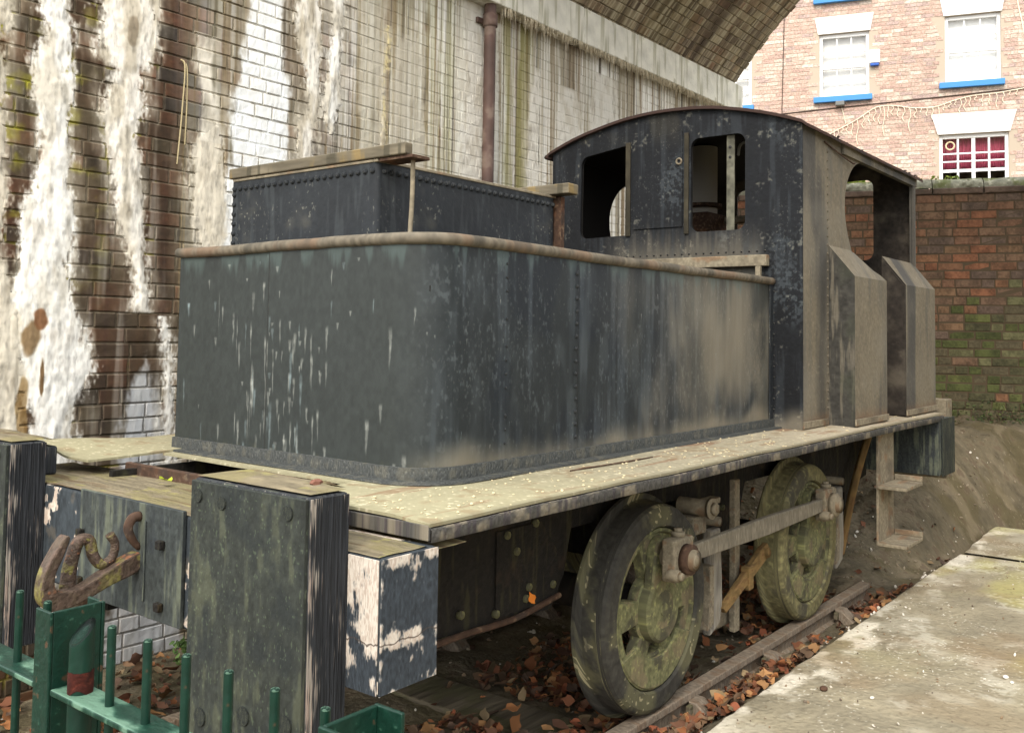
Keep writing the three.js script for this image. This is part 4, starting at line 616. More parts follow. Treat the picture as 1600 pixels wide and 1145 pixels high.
{
  const uvP = g => { const p = g.attributes.position, uv = g.attributes.uv; for (let i = 0; i < p.count; i++) uv.setXY(i, (p.getX(i) + .5) / 5.6, (p.getZ(i) + 1.9) / 2.4); return g; };
  const warp = (x, z) => (fbm(x * 1.4, z * 1.4, 560, 3) - .5) * .014 - .008 * sst(.25, .4, z);
  const sheet = (x0f, x1, z0, z1, th, wf) => { const n = Math.ceil((x1 - -.4) / .06), m = Math.ceil((z1 - z0) / .05) + 2, list = []; const top = grid(n, m, (a, b) => { const z = lerp(z0, z1, b), x = lerp(x0f(z), x1, a); return [x, YP + wf(x, z), z, (x + .5) / 5.6, (z + 1.9) / 2.4]; }); const bot = top.clone(); bot.translate(0, -th, 0); list.push(top.toNonIndexed(), bot.toNonIndexed());
    const rim = (f, k) => grid(k, 1, (a, b) => { const [x, z] = f(a); return [x, YP + wf(x, z) - th * b, z, (x + .5) / 5.6, (z + 1.9) / 2.4]; }).toNonIndexed(); list.push(rim(a => [x0f(lerp(z0, z1, a)), lerp(z0, z1, a)], 30), rim(a => [lerp(x0f(z1), x1, a), z1], 90), rim(a => [x1, lerp(z0, z1, a)], 20)); return merge(list); };
  const rp = L('running_plate', sheet(z => z > -.22 ? -.40 + (z < .02 ? .02 : 0) : -.105, 4.9, -1.36, .396, .009, (x, z) => warp(x, z) * (x > .3 || z > .05 ? 1 : .3)), M.plate, 'dusty running plate coated in beige dirt');
  part(rp, 'warped_sheet', sheet(() => -.42, 4.9, -1.8, -1.362, .009, (x, z) => .012 * Math.sin(x * 3) * sst(.6, .2, x) + .04 * sst(.15, -.4, x) * sst(-1.5, -1.75, z) + .012), M.plate);
  part(rp, 'edge_angle', [(() => { const g = grid(120, 3, (a, b) => { const x = lerp(-.398, 4.898, a), k = Math.round(b * 3), y = [-.012, -.018, -.05, -.05][k], z = [.398, .403, .402, .386][k]; return [x, YP + y + warp(x, .39) * 1 + (fbm(x * 6, k, 566, 2) - .5) * .003, z, x / 1.3, b * .9]; }); return g.toNonIndexed(); })(), box(-.402, -.39, YP - .055, YP - .012, -.2, .395, .003, 1.3)], M.edge = sm(tex(1024, 64, (u, v, o) => { const n = fbm(u * 20, v * 2, 571, 4, 20, 2), f = fbm(u * 150, v * 10, 572, 3, 150, 10), s = fbm(u * 90, v, 573, 3, 90, 1); setc(o, [78, 76, 72], .7 + .45 * f); mixc(o, [152, 140, 118], sst(.45, .7, n) * .6); mixc(o, [58, 52, 58], sst(.55, .7, s) * .5); o[3] = f; }), .85, .003));
  // loose scraps and stones of rust on the plate are stuff
  const cr = []; for (let i = 0; i < 260; i++) { const x = Math.pow(rnd(), 1.4) * 4.7 - .35, z = rnd() < .55 ? rr(.03, .385) : (x < -.12 ? rr(.0, .385) : rr(.05, .39)), r = rr(.002, .0065); const g = new THREE.IcosahedronGeometry(r, 0); g.scale(1, .6, 1); g.rotateY(rnd() * 6); g.translate(x, YP + warp(x, z) + r * .4, z); cr.push(g); } part(rp, 'rust_crumbs', cr, flat(196, 182, 148, .95), null, 'stuff');
  for (const [a, b, c, d] of [[.62, 1.2, .15, .165]]) part(rp, 'rust_flake', tube([[a, YP + .004, c], [(a + b) / 2, YP + .004, (c + d) / 2 + .006], [b, YP + .002, d]], .0032, 5, 8), M.rust);
}
// ---- buffer beam, dumb buffers, drawgear
{
  const beam = L('buffer_beam', [box(-.59, -.375, .685, 1.03, -1.81, .408, .012, .6)], M.beamPeel, 'timber front beam with dark paint peeling off pale primer');
  part(beam, 'mossy_top', grid(60, 8, (a, b) => { const z = lerp(-1.8, .4, a), x = lerp(-.588, -.25, b); return [x, (b > .6 && z > -.2 ? 1.02 : 1.034) + (fbm(x * 9, z * 5, 580, 3) - .5) * .014, z, z / 1.2, x / 1.2 * 2]; }), M.mossWood);
  // near end of the beam: dark paint left in patches on pale primer
  const peel = (sd, fn) => sm(tex(256, 512, (u, v, o) => { const n = fbm(u * 5, v * 8, sd, 5), f = fbm(u * 30, v * 24, sd + 1, 4); setc(o, [56, 62, 68], .65 + .5 * f); const p = sst(-.18, .16, fn(u, v) + (n - .5) * 1.5 + (f - .5) * .5); mixc(o, [204, 194, 180], p * .95); mixc(o, [156, 138, 124], p * sst(.4, .7, f) * .6); if (Math.abs(v - .38 + (n - .5) * .06) < .006) mixc(o, [70, 60, 54], .7); o[3] = .5 + .3 * (f - .5) + .2 * p; }, false), .8, .006);
  const face01 = (g, ua, ub, ax) => { const p = g.attributes.position, uv = g.attributes.uv; for (let i = 0; i < p.count; i++) uv.setXY(i, clamp((p[ax](i) - ua) / (ub - ua), .01, .99), clamp((p.getY(i) - .685) / .345, .01, .99)); return g; };
  part(beam, 'primer_front', face01(box(-.5935, -.5895, .69, 1.026, .292, .404, .001), .29, .41, 'getZ'), peel(425, (u, v) => lerp(-.2, .4, sst(.3, .55, v + (u - .5) * .3)) + .15 * sst(.6, .9, u)), 'pale primer showing on the beam front beside the near buffer');
  part(beam, 'peeling_end', face01(box(-.587, -.378, .69, 1.027, .4075, .4115, .001), -.59, -.375, 'getX'), peel(435, (u, v) => Math.max(lerp(-.5, .06, sst(.84, .98, v)), lerp(-.5, -.06, sst(.1, .02, Math.abs(v - .38))), lerp(-.5, .0, sst(.12, .02, u)), lerp(-.5, .0, sst(.12, .02, v)))), 'beam end with dark paint lifting from pale primer');
  part(beam, 'back_angle', box(-.27, -.245, .98, 1.075, -1.36, -.23, .004, 1), M.rust);
  const fp = part(beam, 'front_plate', [box(-.606, -.591, .69, 1.045, -1.055, -.435, .004, .8)], M.beamFront, 'grey steel plate bolted to the middle of the front beam');
  for (const [z, y] of [[-1.03, .9], [-.54, .93], [-.54, .74], [-1.03, .74]]) part(fp, 'bolt', [box(-.626, -.606, y - .014, y + .014, z - .015, z + .015, .005, .5)], M.under);
  part(fp, 'slot_lip', [box(-.612, -.606, .74, .99, -.64, -.632, .002, .5)], M.beamFront);
  const buffer = (z0, z1, lab) => {
    const b = L('dumb_buffer', (() => { const g = box(-.72, -.592, .46, 1.185, z0, z1, .008, .5); const p = g.attributes.position; for (let i = 0; i < p.count; i++) { const y = p.getY(i), z = p.getZ(i); p.setX(i, p.getX(i) + (fbm(y * 9, z * 9, 591, 3) - .5) * .006);  } g.computeVertexNormals(); return g; })(), M.bufWood, lab);
    part(b, 'face_plate', box(-.733, -.72, .462, 1.18, z0 + .003, z1 - .004, .003, 1), M.bufFace);
    part(b, 'tail_timber', grid(20, 12, (a, c) => { const c2 = a < .72 ? 1 : .48, z = lerp(z0 + .006, z1 - .006, a), x = lerp(-.716, -.716 + .25 * c2, c); return [x, 1.191 - .03 * sst(-.58, -.45, x) + (fbm(x * 9, z * 16, 593, 4) - .2) * .02 * Math.min(1, a * 8, (1 - a) * 8, c * 6), z, z / 1.2, x / 1.2]; }), M.mossWood, 'rotten mossy timber top');
    part(b, 'tail_block', box(-.592, -.472, 1.036, 1.145, z0 + .01, z0 + .34, .01, .6), M.bufWood); part(b, 'side_face', (() => { const g = box(-.7185, -.5925, .465, 1.18, z1 - .003, z1 + .0015, .001); const p = g.attributes.position, uv = g.attributes.uv; for (let i = 0; i < p.count; i++) uv.setXY(i, clamp((p.getX(i) + .7185) / .126, .01, .99), clamp((p.getY(i) - .465) / .715, .01, .99)); return g; })(), M.bufSide, 'split timber side with paint flaking from its edge');
    for (const [z, y] of [[.04, 1.14], [.15, 1.132], [.43, 1.14], [.27, .6], [.44, .62], [.08, .55]]) { const r = y > 1 ? .018 : .024; const g = new THREE.CylinderGeometry(r, r * 1.05, .006, 18); g.rotateZ(Math.PI / 2); g.translate(-.735, y, z0 + z); part(b, 'bolt_head', g, M.bufFace); }
    return b;
  };
  buffer(-.208, .29, 'mossy grey wooden dumb buffer at the near end of the beam'); buffer(-1.83, -1.335, 'dark splitting wooden dumb buffer at the far end of the beam');
  // coupling hook
  M.hook = sm(tex(256, 256, (u, v, o) => { const n = fbm(u * 6, v * 6, 601, 4, 6, 6), f = fbm(u * 30, v * 30, 602, 3, 30, 30); setc(o, [92, 76, 65], .6 + .55 * f); mixc(o, [140, 138, 66], sst(.58, .68, n) * .6); mixc(o, [86, 74, 60], sst(.5, .7, fbm(u * 12, v * 12, 603, 3, 12, 12)) * .6); mixc(o, [160, 100, 66], sst(.68, .78, fbm(u * 9, v * 9, 604, 3, 9, 9)) * .6); o[3] = f; }), .6, .004, { metalness: .25 });
  const hz = -.715, hk = (pts, z, th, bev) => { const c = new THREE.CatmullRomCurve3(pts.map(p => new THREE.Vector3(p[0], p[1], 0)), true, 'centripetal'); const g = new THREE.ExtrudeGeometry(new THREE.Shape(c.getPoints(80).map(p => new THREE.Vector2(p.x, p.y))), { depth: th - 2 * bev, bevelEnabled: true, bevelThickness: bev, bevelSize: bev, bevelOffset: -bev, bevelSegments: 2 }); g.translate(0, 0, z + bev); return uvm(g, .35); };
  const hook = L('coupling_hook', hk([[-.6, .835], [-.70, .80], [-.80, .765], [-.87, .755], [-.912, .79], [-.912, .86], [-.88, .93], [-.845, .975], [-.835, .97], [-.85, .92], [-.875, .86], [-.868, .82], [-.80, .812], [-.72, .845], [-.6, .885]], hz, .05, .006), M.hook, 'rusty coupling hook with yellow paint traces');
  part(hook, 'chain_link', tube([[-.81, .80, hz - .01], [-.80, .88, hz - .012], [-.775, .942, hz - .012], [-.748, .94, hz - .008], [-.735, .89, hz], [-.712, .862, hz + .008], [-.682, .875, hz + .012], [-.672, .92, hz + .012], [-.69, .952, hz + .01]], [.024, .021, .019, .018, .017, .016, .014, .013, .014], 12, 48), M.hook, null); hook.children[0].geometry.attributes.uv.array.forEach((v, i, a) => { a[i] = v * 5; });
  part(hook, 'link_eye', tube([[-.605, 1.0, hz + .04], [-.63, .998, hz + .04], [-.645, .97, hz + .04], [-.63, .93, hz + .04], [-.605, .9, hz + .04]], [.016, .016, .015, .013, .01], 10, 18), M.rust);
}
// ---- frames, under-gear
{
  const fr = (z, lab) => { const s = poly([[-.37, .54], [.2, .54], [.86, .5], [.95, .62], [1.0, .8], [1.9, .8], [2.02, .55], [2.5, .5], [2.62, .62], [2.7, .8], [3.6, .8], [3.72, .58], [4.3, .55], [4.78, .62], [4.78, 1.06], [-.37, 1.06]]); return L('frame_plate', plate(s, 'xy', z, .025, 0, .8), M.under, lab); };
  const f1 = fr(-.13, 'dark side frame behind the near wheels'); fr(TZ * 2 + .105, 'dark side frame on the wall side');
  const bl = []; for (const [x, y] of [[.5, .56], [.68, .58], [.62, .77], [.7, .62], [.86, .6], [.74, .86], [.56, .84], [.3, .6], [2.2, .9], [2.4, .7]]) bl.push(cyl([x, y, -.106], [x, y, -.088], .016, 8)); bl.forEach(g => part(f1, 'bolt', g, M.algae));
  part(f1, 'bracket_plate', plate(poly([[.5, .54], [.9, .54], [.9, .72], [.78, .86], [.5, .86]]), 'xy', -.104, .008, 0, .6), M.under);
  part(f1, 'bottom_bar', tube([[-.3, .52, -.09], [.3, .53, -.09], [.6, .52, -.09], [.9, .55, -.09]], .012, 8, 12), M.rust);
  L('ash_pan', [box(1.9, 2.6, .45, .95, -1.2, -.2, .02, .8)], M.under); L('boiler_shell', cyl([.1, 1.18, TZ], [2.75, 1.18, TZ], .42, 28), M.under);
  for (const x of [1.395, 3.165]) L('axle', cyl([x, .425, -1.4], [x, .425, .0], .075, 20), M.under);
  // hanging timbers, spring and brake gear on the near side
  const grey = sm(tex(256, 512, (u, v, o) => { const g = fbm(u * 26, v * 3, 611, 4, 26, 3); setc(o, [150, 144, 132], .6 + .6 * g); mixc(o, [96, 88, 74], sst(.55, .75, g) * .5); o[3] = g; }), .9, .008);
  const hanger = (x, lab) => { const h = L('brake_hanger', plate(poly([[x - .055, .66], [x + .05, .66], [x + .065, .5], [x + .075, .3], [x + .05, .2], [x - .05, .16], [x - .06, .3], [x - .045, .48]]), 'xy', .0, .05, .008, .4), grey, lab); part(h, 'hanger_pin', cyl([x, .70, -.1], [x, .70, .07], .024, 12), M.dusty); part(h, 'shoe', plate(poly([[x - .1, .5], [x - .05, .5], [x - .05, .22], [x - .11, .2], [x - .085, .36]]), 'xy', .005, .06, .004, .4), M.dusty); return h; };
  hanger(2.03, 'pale grey brake hanger behind the leading wheel'); hanger(3.78, 'pale grey brake hanger behind the trailing wheel');
  const sp = L('spring_hanger', [cyl([1.86, .79, -.06], [1.86, .79, .1], .04, 14), cyl([1.86, .79, .1], [1.86, .79, .115], .05, 14), box(1.8, 1.93, .66, .75, -.05, .05, .012, .4), box(1.9, 2.12, .775, .805, -.03, .03, .006, .4)], M.dusty); part(sp, 'nut', cyl([1.86, .79, .115], [1.86, .79, .135], .03, 6), M.dusty);
  L('horn_stay', [box(2.34, 2.40, .08, .86, -.03, .005, .006, .5)], M.dusty);
  L('stay_foot', [box(2.15, 2.5, .1, .2, -.12, -.05, .02, .5)], M.dusty);
  const lv = L('brake_lever', (() => { const g = plate(poly([[2.08, .27], [2.12, .24], [2.62, .42], [2.66, .46], [2.62, .5], [2.55, .48]]), 'xy', .03, .035, .005, .4); return g; })(), M.rustWood = sm(tex(256, 256, (u, v, o) => { const g = fbm(u * 8, v * 20, 621, 4, 8, 20); setc(o, [146, 118, 74], .55 + .6 * g); mixc(o, [92, 66, 44], sst(.55, .75, g) * .6); o[3] = g; }), .9, .005)); part(lv, 'eye', cyl([2.6, .455, .02], [2.6, .455, .08], .026, 12), M.rustWood); part(lv, 'collar', box(2.36, 2.42, .3, .42, .024, .075, .008, .4), M.rustWood);
  L('brake_rod', [tube([[4.62, .98, -.02], [4.3, .62, -.03], [3.98, .2, -.02]], .028, 8, 8)], M.rustWood); L('brake_rod', [tube([[4.4, 1.0, -.2], [4.42, .6, -.25], [4.3, .3, -.25]], .03, 8, 8)], M.rust); L('rear_stay', [box(4.36, 4.46, .3, 1.05, -.2, -.12, .01, .5)], M.under);
}
// ---- wheels
{
  const wheel = (cx, z0, sgn, moss, lab) => { // z0: outer face, sgn +1 near side
    const R = .445, W = .15, WY = .425, flip = z => z0 - sgn * z;       // z measured inwards from the outer face
    const prof = [[.345, .012], [.352, .0], [.415, .0], [.432, .008], [R - .004, .02], [R, .045], [R + .004, W - .042], [R + .008, W - .034], [R + .03, W - .026], [R + .033, W - .012], [R + .02, W], [.345, W], [.345, .012]];
    const lathe = (pr, seg, su = .9) => { const g = new THREE.LatheGeometry(pr.map(([r, z]) => new THREE.Vector2(r, z)), seg); const p = g.attributes.position; for (let i = 0; i < p.count; i++) { const a = p.getX(i), b = p.getZ(i), c = p.getY(i); p.setXYZ(i, cx + a, WY + b, flip(c)); } g.computeVertexNormals(); return uvm(g, su); };
    const smooth = (pr, seg) => { const pos = [], uv = [], idx = []; pr.forEach(([r, z], k) => { for (let j = 0; j <= seg; j++) { const a = j / seg * Math.PI * 2; pos.push(cx + Math.cos(a) * r, WY + Math.sin(a) * r, flip(z)); uv.push(z > .03 && r > .41 ? a * r / .9 : (cx + Math.cos(a) * r) / .9, z > .03 && r > .41 ? z / .9 : Math.sin(a) * r / .9); } }); for (let k = 0; k < pr.length - 1; k++) for (let j = 0; j < seg; j++) { const a = k * (seg + 1) + j, b = a + seg + 1; idx.push(a, a + 1, b, b, a + 1, b + 1); } const g = new THREE.BufferGeometry(); g.setAttribute('position', new THREE.Float32BufferAttribute(pos, 3)); g.setAttribute('uv', new THREE.Float32BufferAttribute(uv, 2)); g.setIndex(idx); const n = g.toNonIndexed(); n.computeVertexNormals(); return n; };
    const w = L('wheel', (() => { // cast centre: disc with openings between the spokes
      const s = new THREE.Shape(); s.absarc(cx, WY, .346, 0, Math.PI * 2); const D = Math.PI / 180;
      const hole = (a0, a1, r0, r1) => { const p = new THREE.Path(), f = (a, r) => [cx + Math.cos(a * D) * r, WY + Math.sin(a * D) * r]; const n = 8; p.moveTo(...f(a0 + 5, r0)); for (let i = 0; i <= n; i++) p.lineTo(...f(lerp(a0, a1, i / n), r1)); p.lineTo(...f(a1 - 5, r0)); for (let i = 1; i < n; i++) p.lineTo(...f(lerp(a1 - 5, a0 + 5, i / n), r0)); p.closePath(); s.holes.push(p); };
      hole(114, 164, .15, .29); hole(16, 66, .15, .29); hole(192, 228, .155, .27); hole(312, 348, .155, .27); hole(252, 288, .15, .195);
      const g = plate(s, 'xy', sgn > 0 ? z0 - .085 : z0 + .025, .06, .008, .7, 24); return g; })(), moss, lab);
    part(w, 'tyre', smooth(prof, 72), cx > 2 ? M.tyreGreen : M.tyre);
    part(w, 'rim_lip', smooth([[.342, .03], [.338, .012], [.325, .012], [.312, .03]], 64), moss);
    part(w, 'hub', smooth([[.145, .04], [.14, -.012], [.128, -.022], [.082, -.022], [.078, -.016], [.03, -.016], [.028, -.024], [.0, -.024]], 40), moss);
    part(w, 'crank_boss', (() => { const s = new THREE.Shape(); s.absarc(cx, WY, .12, Math.PI * 1.05, -Math.PI * .05); s.absarc(cx, .655, .078, 0, Math.PI); s.closePath(); return plate(s, 'xy', sgn > 0 ? z0 - .03 : z0 - .02, .05, .008, .7, 20); })(), moss);
    part(w, 'balance_weight', (() => { const s = new THREE.Shape(); s.absarc(cx, WY, .335, Math.PI * 1.16, Math.PI * 1.84); s.absarc(cx, WY, .21, Math.PI * 1.8, Math.PI * 1.2, true); s.closePath(); return plate(s, 'xy', sgn > 0 ? z0 - .03 : z0 - .01, .024, .006, .7, 24); })(), moss);
    return w;
  };
  wheel(1.395, .095, 1, M.algae, 'leading wheel furred with green algae'); wheel(3.165, .095, 1, M.algae2 = M.algae, 'trailing wheel furred with green algae');
  wheel(1.395, TZ * 2 - .095, -1, M.under, 'leading wheel on the wall side'); wheel(3.165, TZ * 2 - .095, -1, M.under, 'trailing wheel on the wall side');
  // coupling rod
  const rodM = sm(tex(512, 128, (u, v, o) => { const n = fbm(u * 12, v * 4, 631, 4, 12, 4), f = fbm(u * 80, v * 20, 632, 3, 80, 20); setc(o, [130, 122, 106], .7 + .4 * f); mixc(o, [96, 90, 78], sst(.5, .7, n) * .5); o[3] = f; }), .75, .003);
  const zr = .165; const rod = L('coupling_rod', plate(poly([[1.5, .62], [2.3, .608], [3.1, .62], [3.1, .69], [2.3, .70], [1.5, .69]]), 'xy', zr, .032, .005, .6), rodM, 'dusty coupling rod joining the two near wheels');
  for (const x of [1.395, 3.165]) {
    part(rod, 'rod_end', box(x - .09, x + .085, .565, .745, zr - .018, zr + .05, .014, .5), M.dusty); part(rod, 'crank_pin', cyl([x, .655, .06], [x, .655, zr + .105], .044, 20), M.dusty); part(rod, 'pin_collar', cyl([x, .655, zr + .05], [x, .655, zr + .085], .064, 22), x < 2 ? M.rust : M.dusty);
    part(rod, 'oil_cup', [cyl([x, .745, zr + .016], [x, .765, zr + .016], .03, 14), cyl([x, .765, zr + .016], [x, .78, zr + .016], .018, 12)], M.dusty); part(rod, 'cotter_nut', [cyl([x - .09, .6, zr + .02], [x - .09, .6, zr + .07], .026, 12), cyl([x - .09, .6, zr + .07], [x - .09, .6, zr + .088], .018, 6)], M.dusty);
  }
}
// ---- cab
{
  const z0 = -1.535, z1 = .178, yE = 2.80, yT = 2.972, zc = (z0 + z1) / 2, hw = (z1 - z0) / 2, sag = yT - yE, RR = (hw * hw + sag * sag) / (2 * sag), yc = yT - RR;
  const roofY = z => yc + Math.sqrt(Math.max(RR * RR - (z - zc) * (z - zc), 0));
  const arc = (n, a = z1, b = z0) => Array.from({ length: n + 1 }, (_, i) => { const z = lerp(a, b, i / n); return [z, roofY(z)]; });
  M.cabFront = sm(tex(1024, 1024, (u, v, o) => { const z = -1.6 + u * 1.9, y = 1.0 + v * 2.05, n = fbm(z * 5, y * 4, 701, 5), f = fbm(z * 60, y * 60, 702, 3), s = fbm(z * 30, y * 3, 703, 4);
    setc(o, [25, 27, 30], .72 + .3 * f + .3 * (n - .5)); mixc(o, [58, 63, 67], sst(.5, .72, s) * .4); mixc(o, [84, 92, 95], sst(.52, .68, fbm(z * 3.1, y * 1.7, 706, 5)) * sst(.4, .65, f) * .42);
    const li = sst(.6, .72, fbm(z * 16, y * 13, 704, 4)); mixc(o, [128, 124, 108], li * sst(.5, .75, f) * .5); mixc(o, [140, 136, 120], sst(.72, .82, fbm(z * 120, y * 100, 705, 2)) * sst(.42, .62, n) * .3);
    mixc(o, dustC, sst(2.3, 2.05, y + (s - .5) * .25) * sst(-1.2, -.9, z) * sst(-.02, -.1, z) * .5); mixc(o, dustC, sst(1.22, 1.1, y + (n - .5) * .1) * .7); mixc(o, [72, 64, 46], sst(2.7, 2.9, y) * sst(.5, .7, n) * .3);
    o[3] = .5 * f + .3 * n + .2 * li; }, false), .74, .003);
  M.cabSide = sm(tex(1024, 768, (u, v, o) => { const x = 2.7 + u * 2.5, y = 1.0 + v * 2.05, n = fbm(x * 4, y * 4, 711, 5), f = fbm(x * 60, y * 60, 712, 3), s = fbm(x * 11, y * 1.6, 713, 5), s2 = fbm(x * 5, y * .8, 714, 4);
    setc(o, [128, 119, 101], .78 + .22 * f + .16 * (n - .5)); mixc(o, [86, 85, 81], sst(.48, .74, s) * .45); mixc(o, [58, 58, 58], sst(.48, .66, s2) * .65); mixc(o, [112, 108, 98], sst(.45, .75, n) * .35); mixc(o, [120, 92, 68], sst(1.2, 1.1, y + (n - .5) * .1) * .5); mixc(o, [160, 150, 132], sst(.72, .85, f) * .2);
    o[3] = .5 * f + .4 * n; }, false), .85, .003);
  const uvF = g => { const p = g.attributes.position, uv = g.attributes.uv; for (let i = 0; i < p.count; i++) uv.setXY(i, (p.getZ(i) + 1.6) / 1.9, (p.getY(i) - 1) / 2.05); return g; };
  const uvS = g => { const p = g.attributes.position, uv = g.attributes.uv; for (let i = 0; i < p.count; i++) uv.setXY(i, (p.getX(i) + p.getZ(i) * .9 - 2.86) / 2.5, (p.getY(i) - 1) / 2.05); return g; };
  // front sheet with two openings
  const fs = poly([[z0, YP], [z1, YP], ...arc(24)]);
  const wl = new THREE.Path(); wl.moveTo(-1.26, 2.225); wl.lineTo(-.965, 2.23); wl.lineTo(-.965, 2.8); wl.lineTo(-1.25, 2.762); wl.quadraticCurveTo(-1.3, 2.755, -1.305, 2.7); wl.lineTo(-1.31, 2.28); wl.quadraticCurveTo(-1.31, 2.225, -1.26, 2.225);
  fs.holes.push(wl, rrect(-.512, -.162, 2.225, 2.79, .055));
  const front = L('cab_front', uvF(plate(fs, 'zy', XC, .012, 0, 1, 24)), M.cabFront, 'dark lichen speckled front sheet of the cab with two window openings');
  part(front, 'window_panel', uvF(plate(poly([[-.905, 2.262], [-.565, 2.262], [-.565, 2.845], [-.905, 2.81]]), 'zy', XC - .009, .007, .0015, 1)), M.cabFront);
  part(front, 'guide_strip', box(XC - .012, XC - .001, 2.222, 2.815, -.963, -.928, .004, .8), M.stripM = sm(tex(256, 256, (u, v, o) => { const n = fbm(u * 10, v * 10, 751, 4, 10, 10); setc(o, [62, 57, 45], .5 + .8 * n); o[3] = n; }), .9, .003)); part(front, 'guide_strip', box(XC - .012, XC - .001, 2.215, 2.83, -.552, -.522, .004, .8), M.stripM);
  part(front, 'window_bar', [box(XC + .03, XC + .04, 2.2, 2.82, -.293, -.243, .002, .6)], M.barM = sm(tex(256, 256, (u, v, o) => { const n = fbm(u * 14, v * 14, 755, 4, 14, 14); setc(o, [104, 102, 88], .5 + .8 * n); o[3] = n; }), .9, .003)); for (const y of [2.72, 2.66]) part(front, 'bar_hole', cyl([XC + .027, y, -.27], [XC + .0305, y, -.27], .009, 10), M.iron);
  part(front, 'hinge_eye', (() => { const g = new THREE.TorusGeometry(.017, .006, 8, 16); g.rotateY(Math.PI / 2); g.translate(XC - .012, 2.66, -.585); return g; })(), M.dusty);
  part(front, 'foot_ledge', [box(XC - .05, XC - .001, 2.005, 2.07, -1.45, -.012, .006, .8), box(XC - .07, XC - .045, 1.93, 2.004, -.07, -.04, .004, .8)], M.dusty, 'pale ledge along the bottom of the cab front');
  const rv = []; const rX = (y, z, r = .008) => { const g = new THREE.SphereGeometry(r, 8, 4, 0, Math.PI * 2, 0, Math.PI / 2); g.rotateZ(Math.PI / 2); g.translate(XC, y, z); rv.push(g); };
  for (let z = -1.0; z < -.03; z += .048) rX(2.095, z, .0065); for (let y = 1.2; y < 1.9; y += .06) rX(y, .012, .006); part(front, 'rivets', rv, M.cabFront, null, 'stuff');
  M.bare = sm(tex(512, 512, (u, v, o) => { const n = fbm(u * 6, v * 6, 761, 5, 6, 6), f = fbm(u * 40, v * 40, 762, 3, 40, 40), s = fbm(u * 40, v * 4, 763, 4, 40, 4); setc(o, [62, 60, 55], .65 + .5 * f); mixc(o, [118, 110, 94], sst(.46, .7, s) * .65); mixc(o, [60, 62, 50], sst(.5, .7, n) * .5); o[3] = f; }), .8, .003);
  const shadeDark = flat(26, 24, 22, .95), cabIn = sm(tex(512, 512, (u, v, o) => { const n = fbm(u * 6, v * 6, 721, 5, 6, 6), f = fbm(u * 40, v * 40, 722, 3, 40, 40); setc(o, [58, 52, 46], .6 + .4 * f); mixc(o, [112, 104, 90], sst(.5, .75, n) * .5); o[3] = f; }), .9, .003);  // near black colour for the added sheets that darken the cab interior
  // side sheets (near and wall side alike)
  const side = (z, sg, lab) => {
    const sh = new THREE.Shape(); sh.moveTo(XC + .013, YP); sh.lineTo(3.82, YP); sh.lineTo(3.82, 2.0); sh.bezierCurveTo(3.7, 2.06, 3.66, 2.1, 3.62, 2.165); sh.bezierCurveTo(3.5, 2.3, 3.48, 2.45, 3.55, 2.56); sh.bezierCurveTo(3.62, 2.66, 3.7, 2.71, 3.82, 2.725); sh.lineTo(4.93, 2.725); sh.lineTo(4.93, YP); sh.lineTo(5.0, YP); sh.lineTo(5.0, yE - .006); sh.lineTo(XC + .013, yE - .006); sh.closePath();
    const m = L('cab_side', uvS(plate(sh, 'xy', sg > 0 ? z - .012 : z, .012, 0, 1, 16)), M.cabSide, lab);
    const zb = z + sg * .152, w = (a, b) => sg > 0 ? [a, b] : [b, a];
    const bulge = (xa, xb, curve, nm) => { // widened waist: front face, sloping top, outer sheet, rear face
      const list = [], n = 10; const q = (P) => { const g = new THREE.BufferGeometry(); const pos = []; for (let i = 1; i < P.length - 1; i++) pos.push(...P[0], ...P[i], ...P[i + 1]); g.setAttribute('position', new THREE.Float32BufferAttribute(pos, 3)); g.computeVertexNormals(); list.push(uvm(g)); };
      const top = x => curve ? (x < 3.62 ? 2.15 : lerp(2.15, 2.0, sst(3.6, 3.84, x))) : 2.16; const out = 1.965;
      const fg = list.length; q([[xa, YP, z], [xa, YP, zb], [xa, out, zb], [xa, top(xa), z]]); const frontG = list.splice(fg, 1)[0]; q([[xb, YP, z], [xb, YP, zb], [xb, out, zb], [xb, top(xb), z]]);
      for (let i = 0; i < n; i++) { const a = lerp(xa, xb, i / n), b = lerp(xa, xb, (i + 1) / n), zi = x => curve ? lerp(z, zb - sg * .03, sst(3.6, 3.86, x)) : z; q([[a, out, zb], [b, out, zb], [b, top(b), zi(b)], [a, top(a), zi(a)]]); }
      q([[xa, YP, zb], [xb, YP, zb], [xb, out, zb], [xa, out, zb]]);
      const b = part(m, nm, uvS(merge(list)), M.cabSide); part(b, 'front_sheet', uvm(frontG, 1), curve ? M.bare : cabIn, curve ? 'dark painted front face of the waist' : null); part(b, 'foot_angle', box(xa - .01, xb, YP + .006, YP + .045, ...w(zb + sg * .001, zb + sg * .012), .003, 1), M.dusty); };
    bulge(3.23, 3.83, true, 'waist_bulge'); bulge(4.24, 4.96, false, 'waist_bulge'); part(m, 'shade_jamb', plate(poly([[z + sg * .002, YP + .01], [zb - sg * .004, YP + .01], [zb - sg * .004, 1.955], [z + sg * .002, 2.14]]), 'zy', 4.228, .01, 0, 1), cabIn); part(m, 'door_panel', box(3.832, 4.226, YP + .01, 1.62, ...w(z - sg * .03, z - sg * .018), .003, 1), M.paint);  // rear waist front and jamb coloured dark to stand for the shaded interior
    part(m, 'eave_rail', uvS(box(3.45, 5.02, 2.725, 2.8, ...w(z + sg * .001, z + sg * .018), .003, 1)), M.cabSide); part(m, 'rear_post', uvS(box(4.93, 4.975, 2.1, 2.724, ...w(z + sg * .001, z + sg * .02), .004, 1)), M.cabSide);
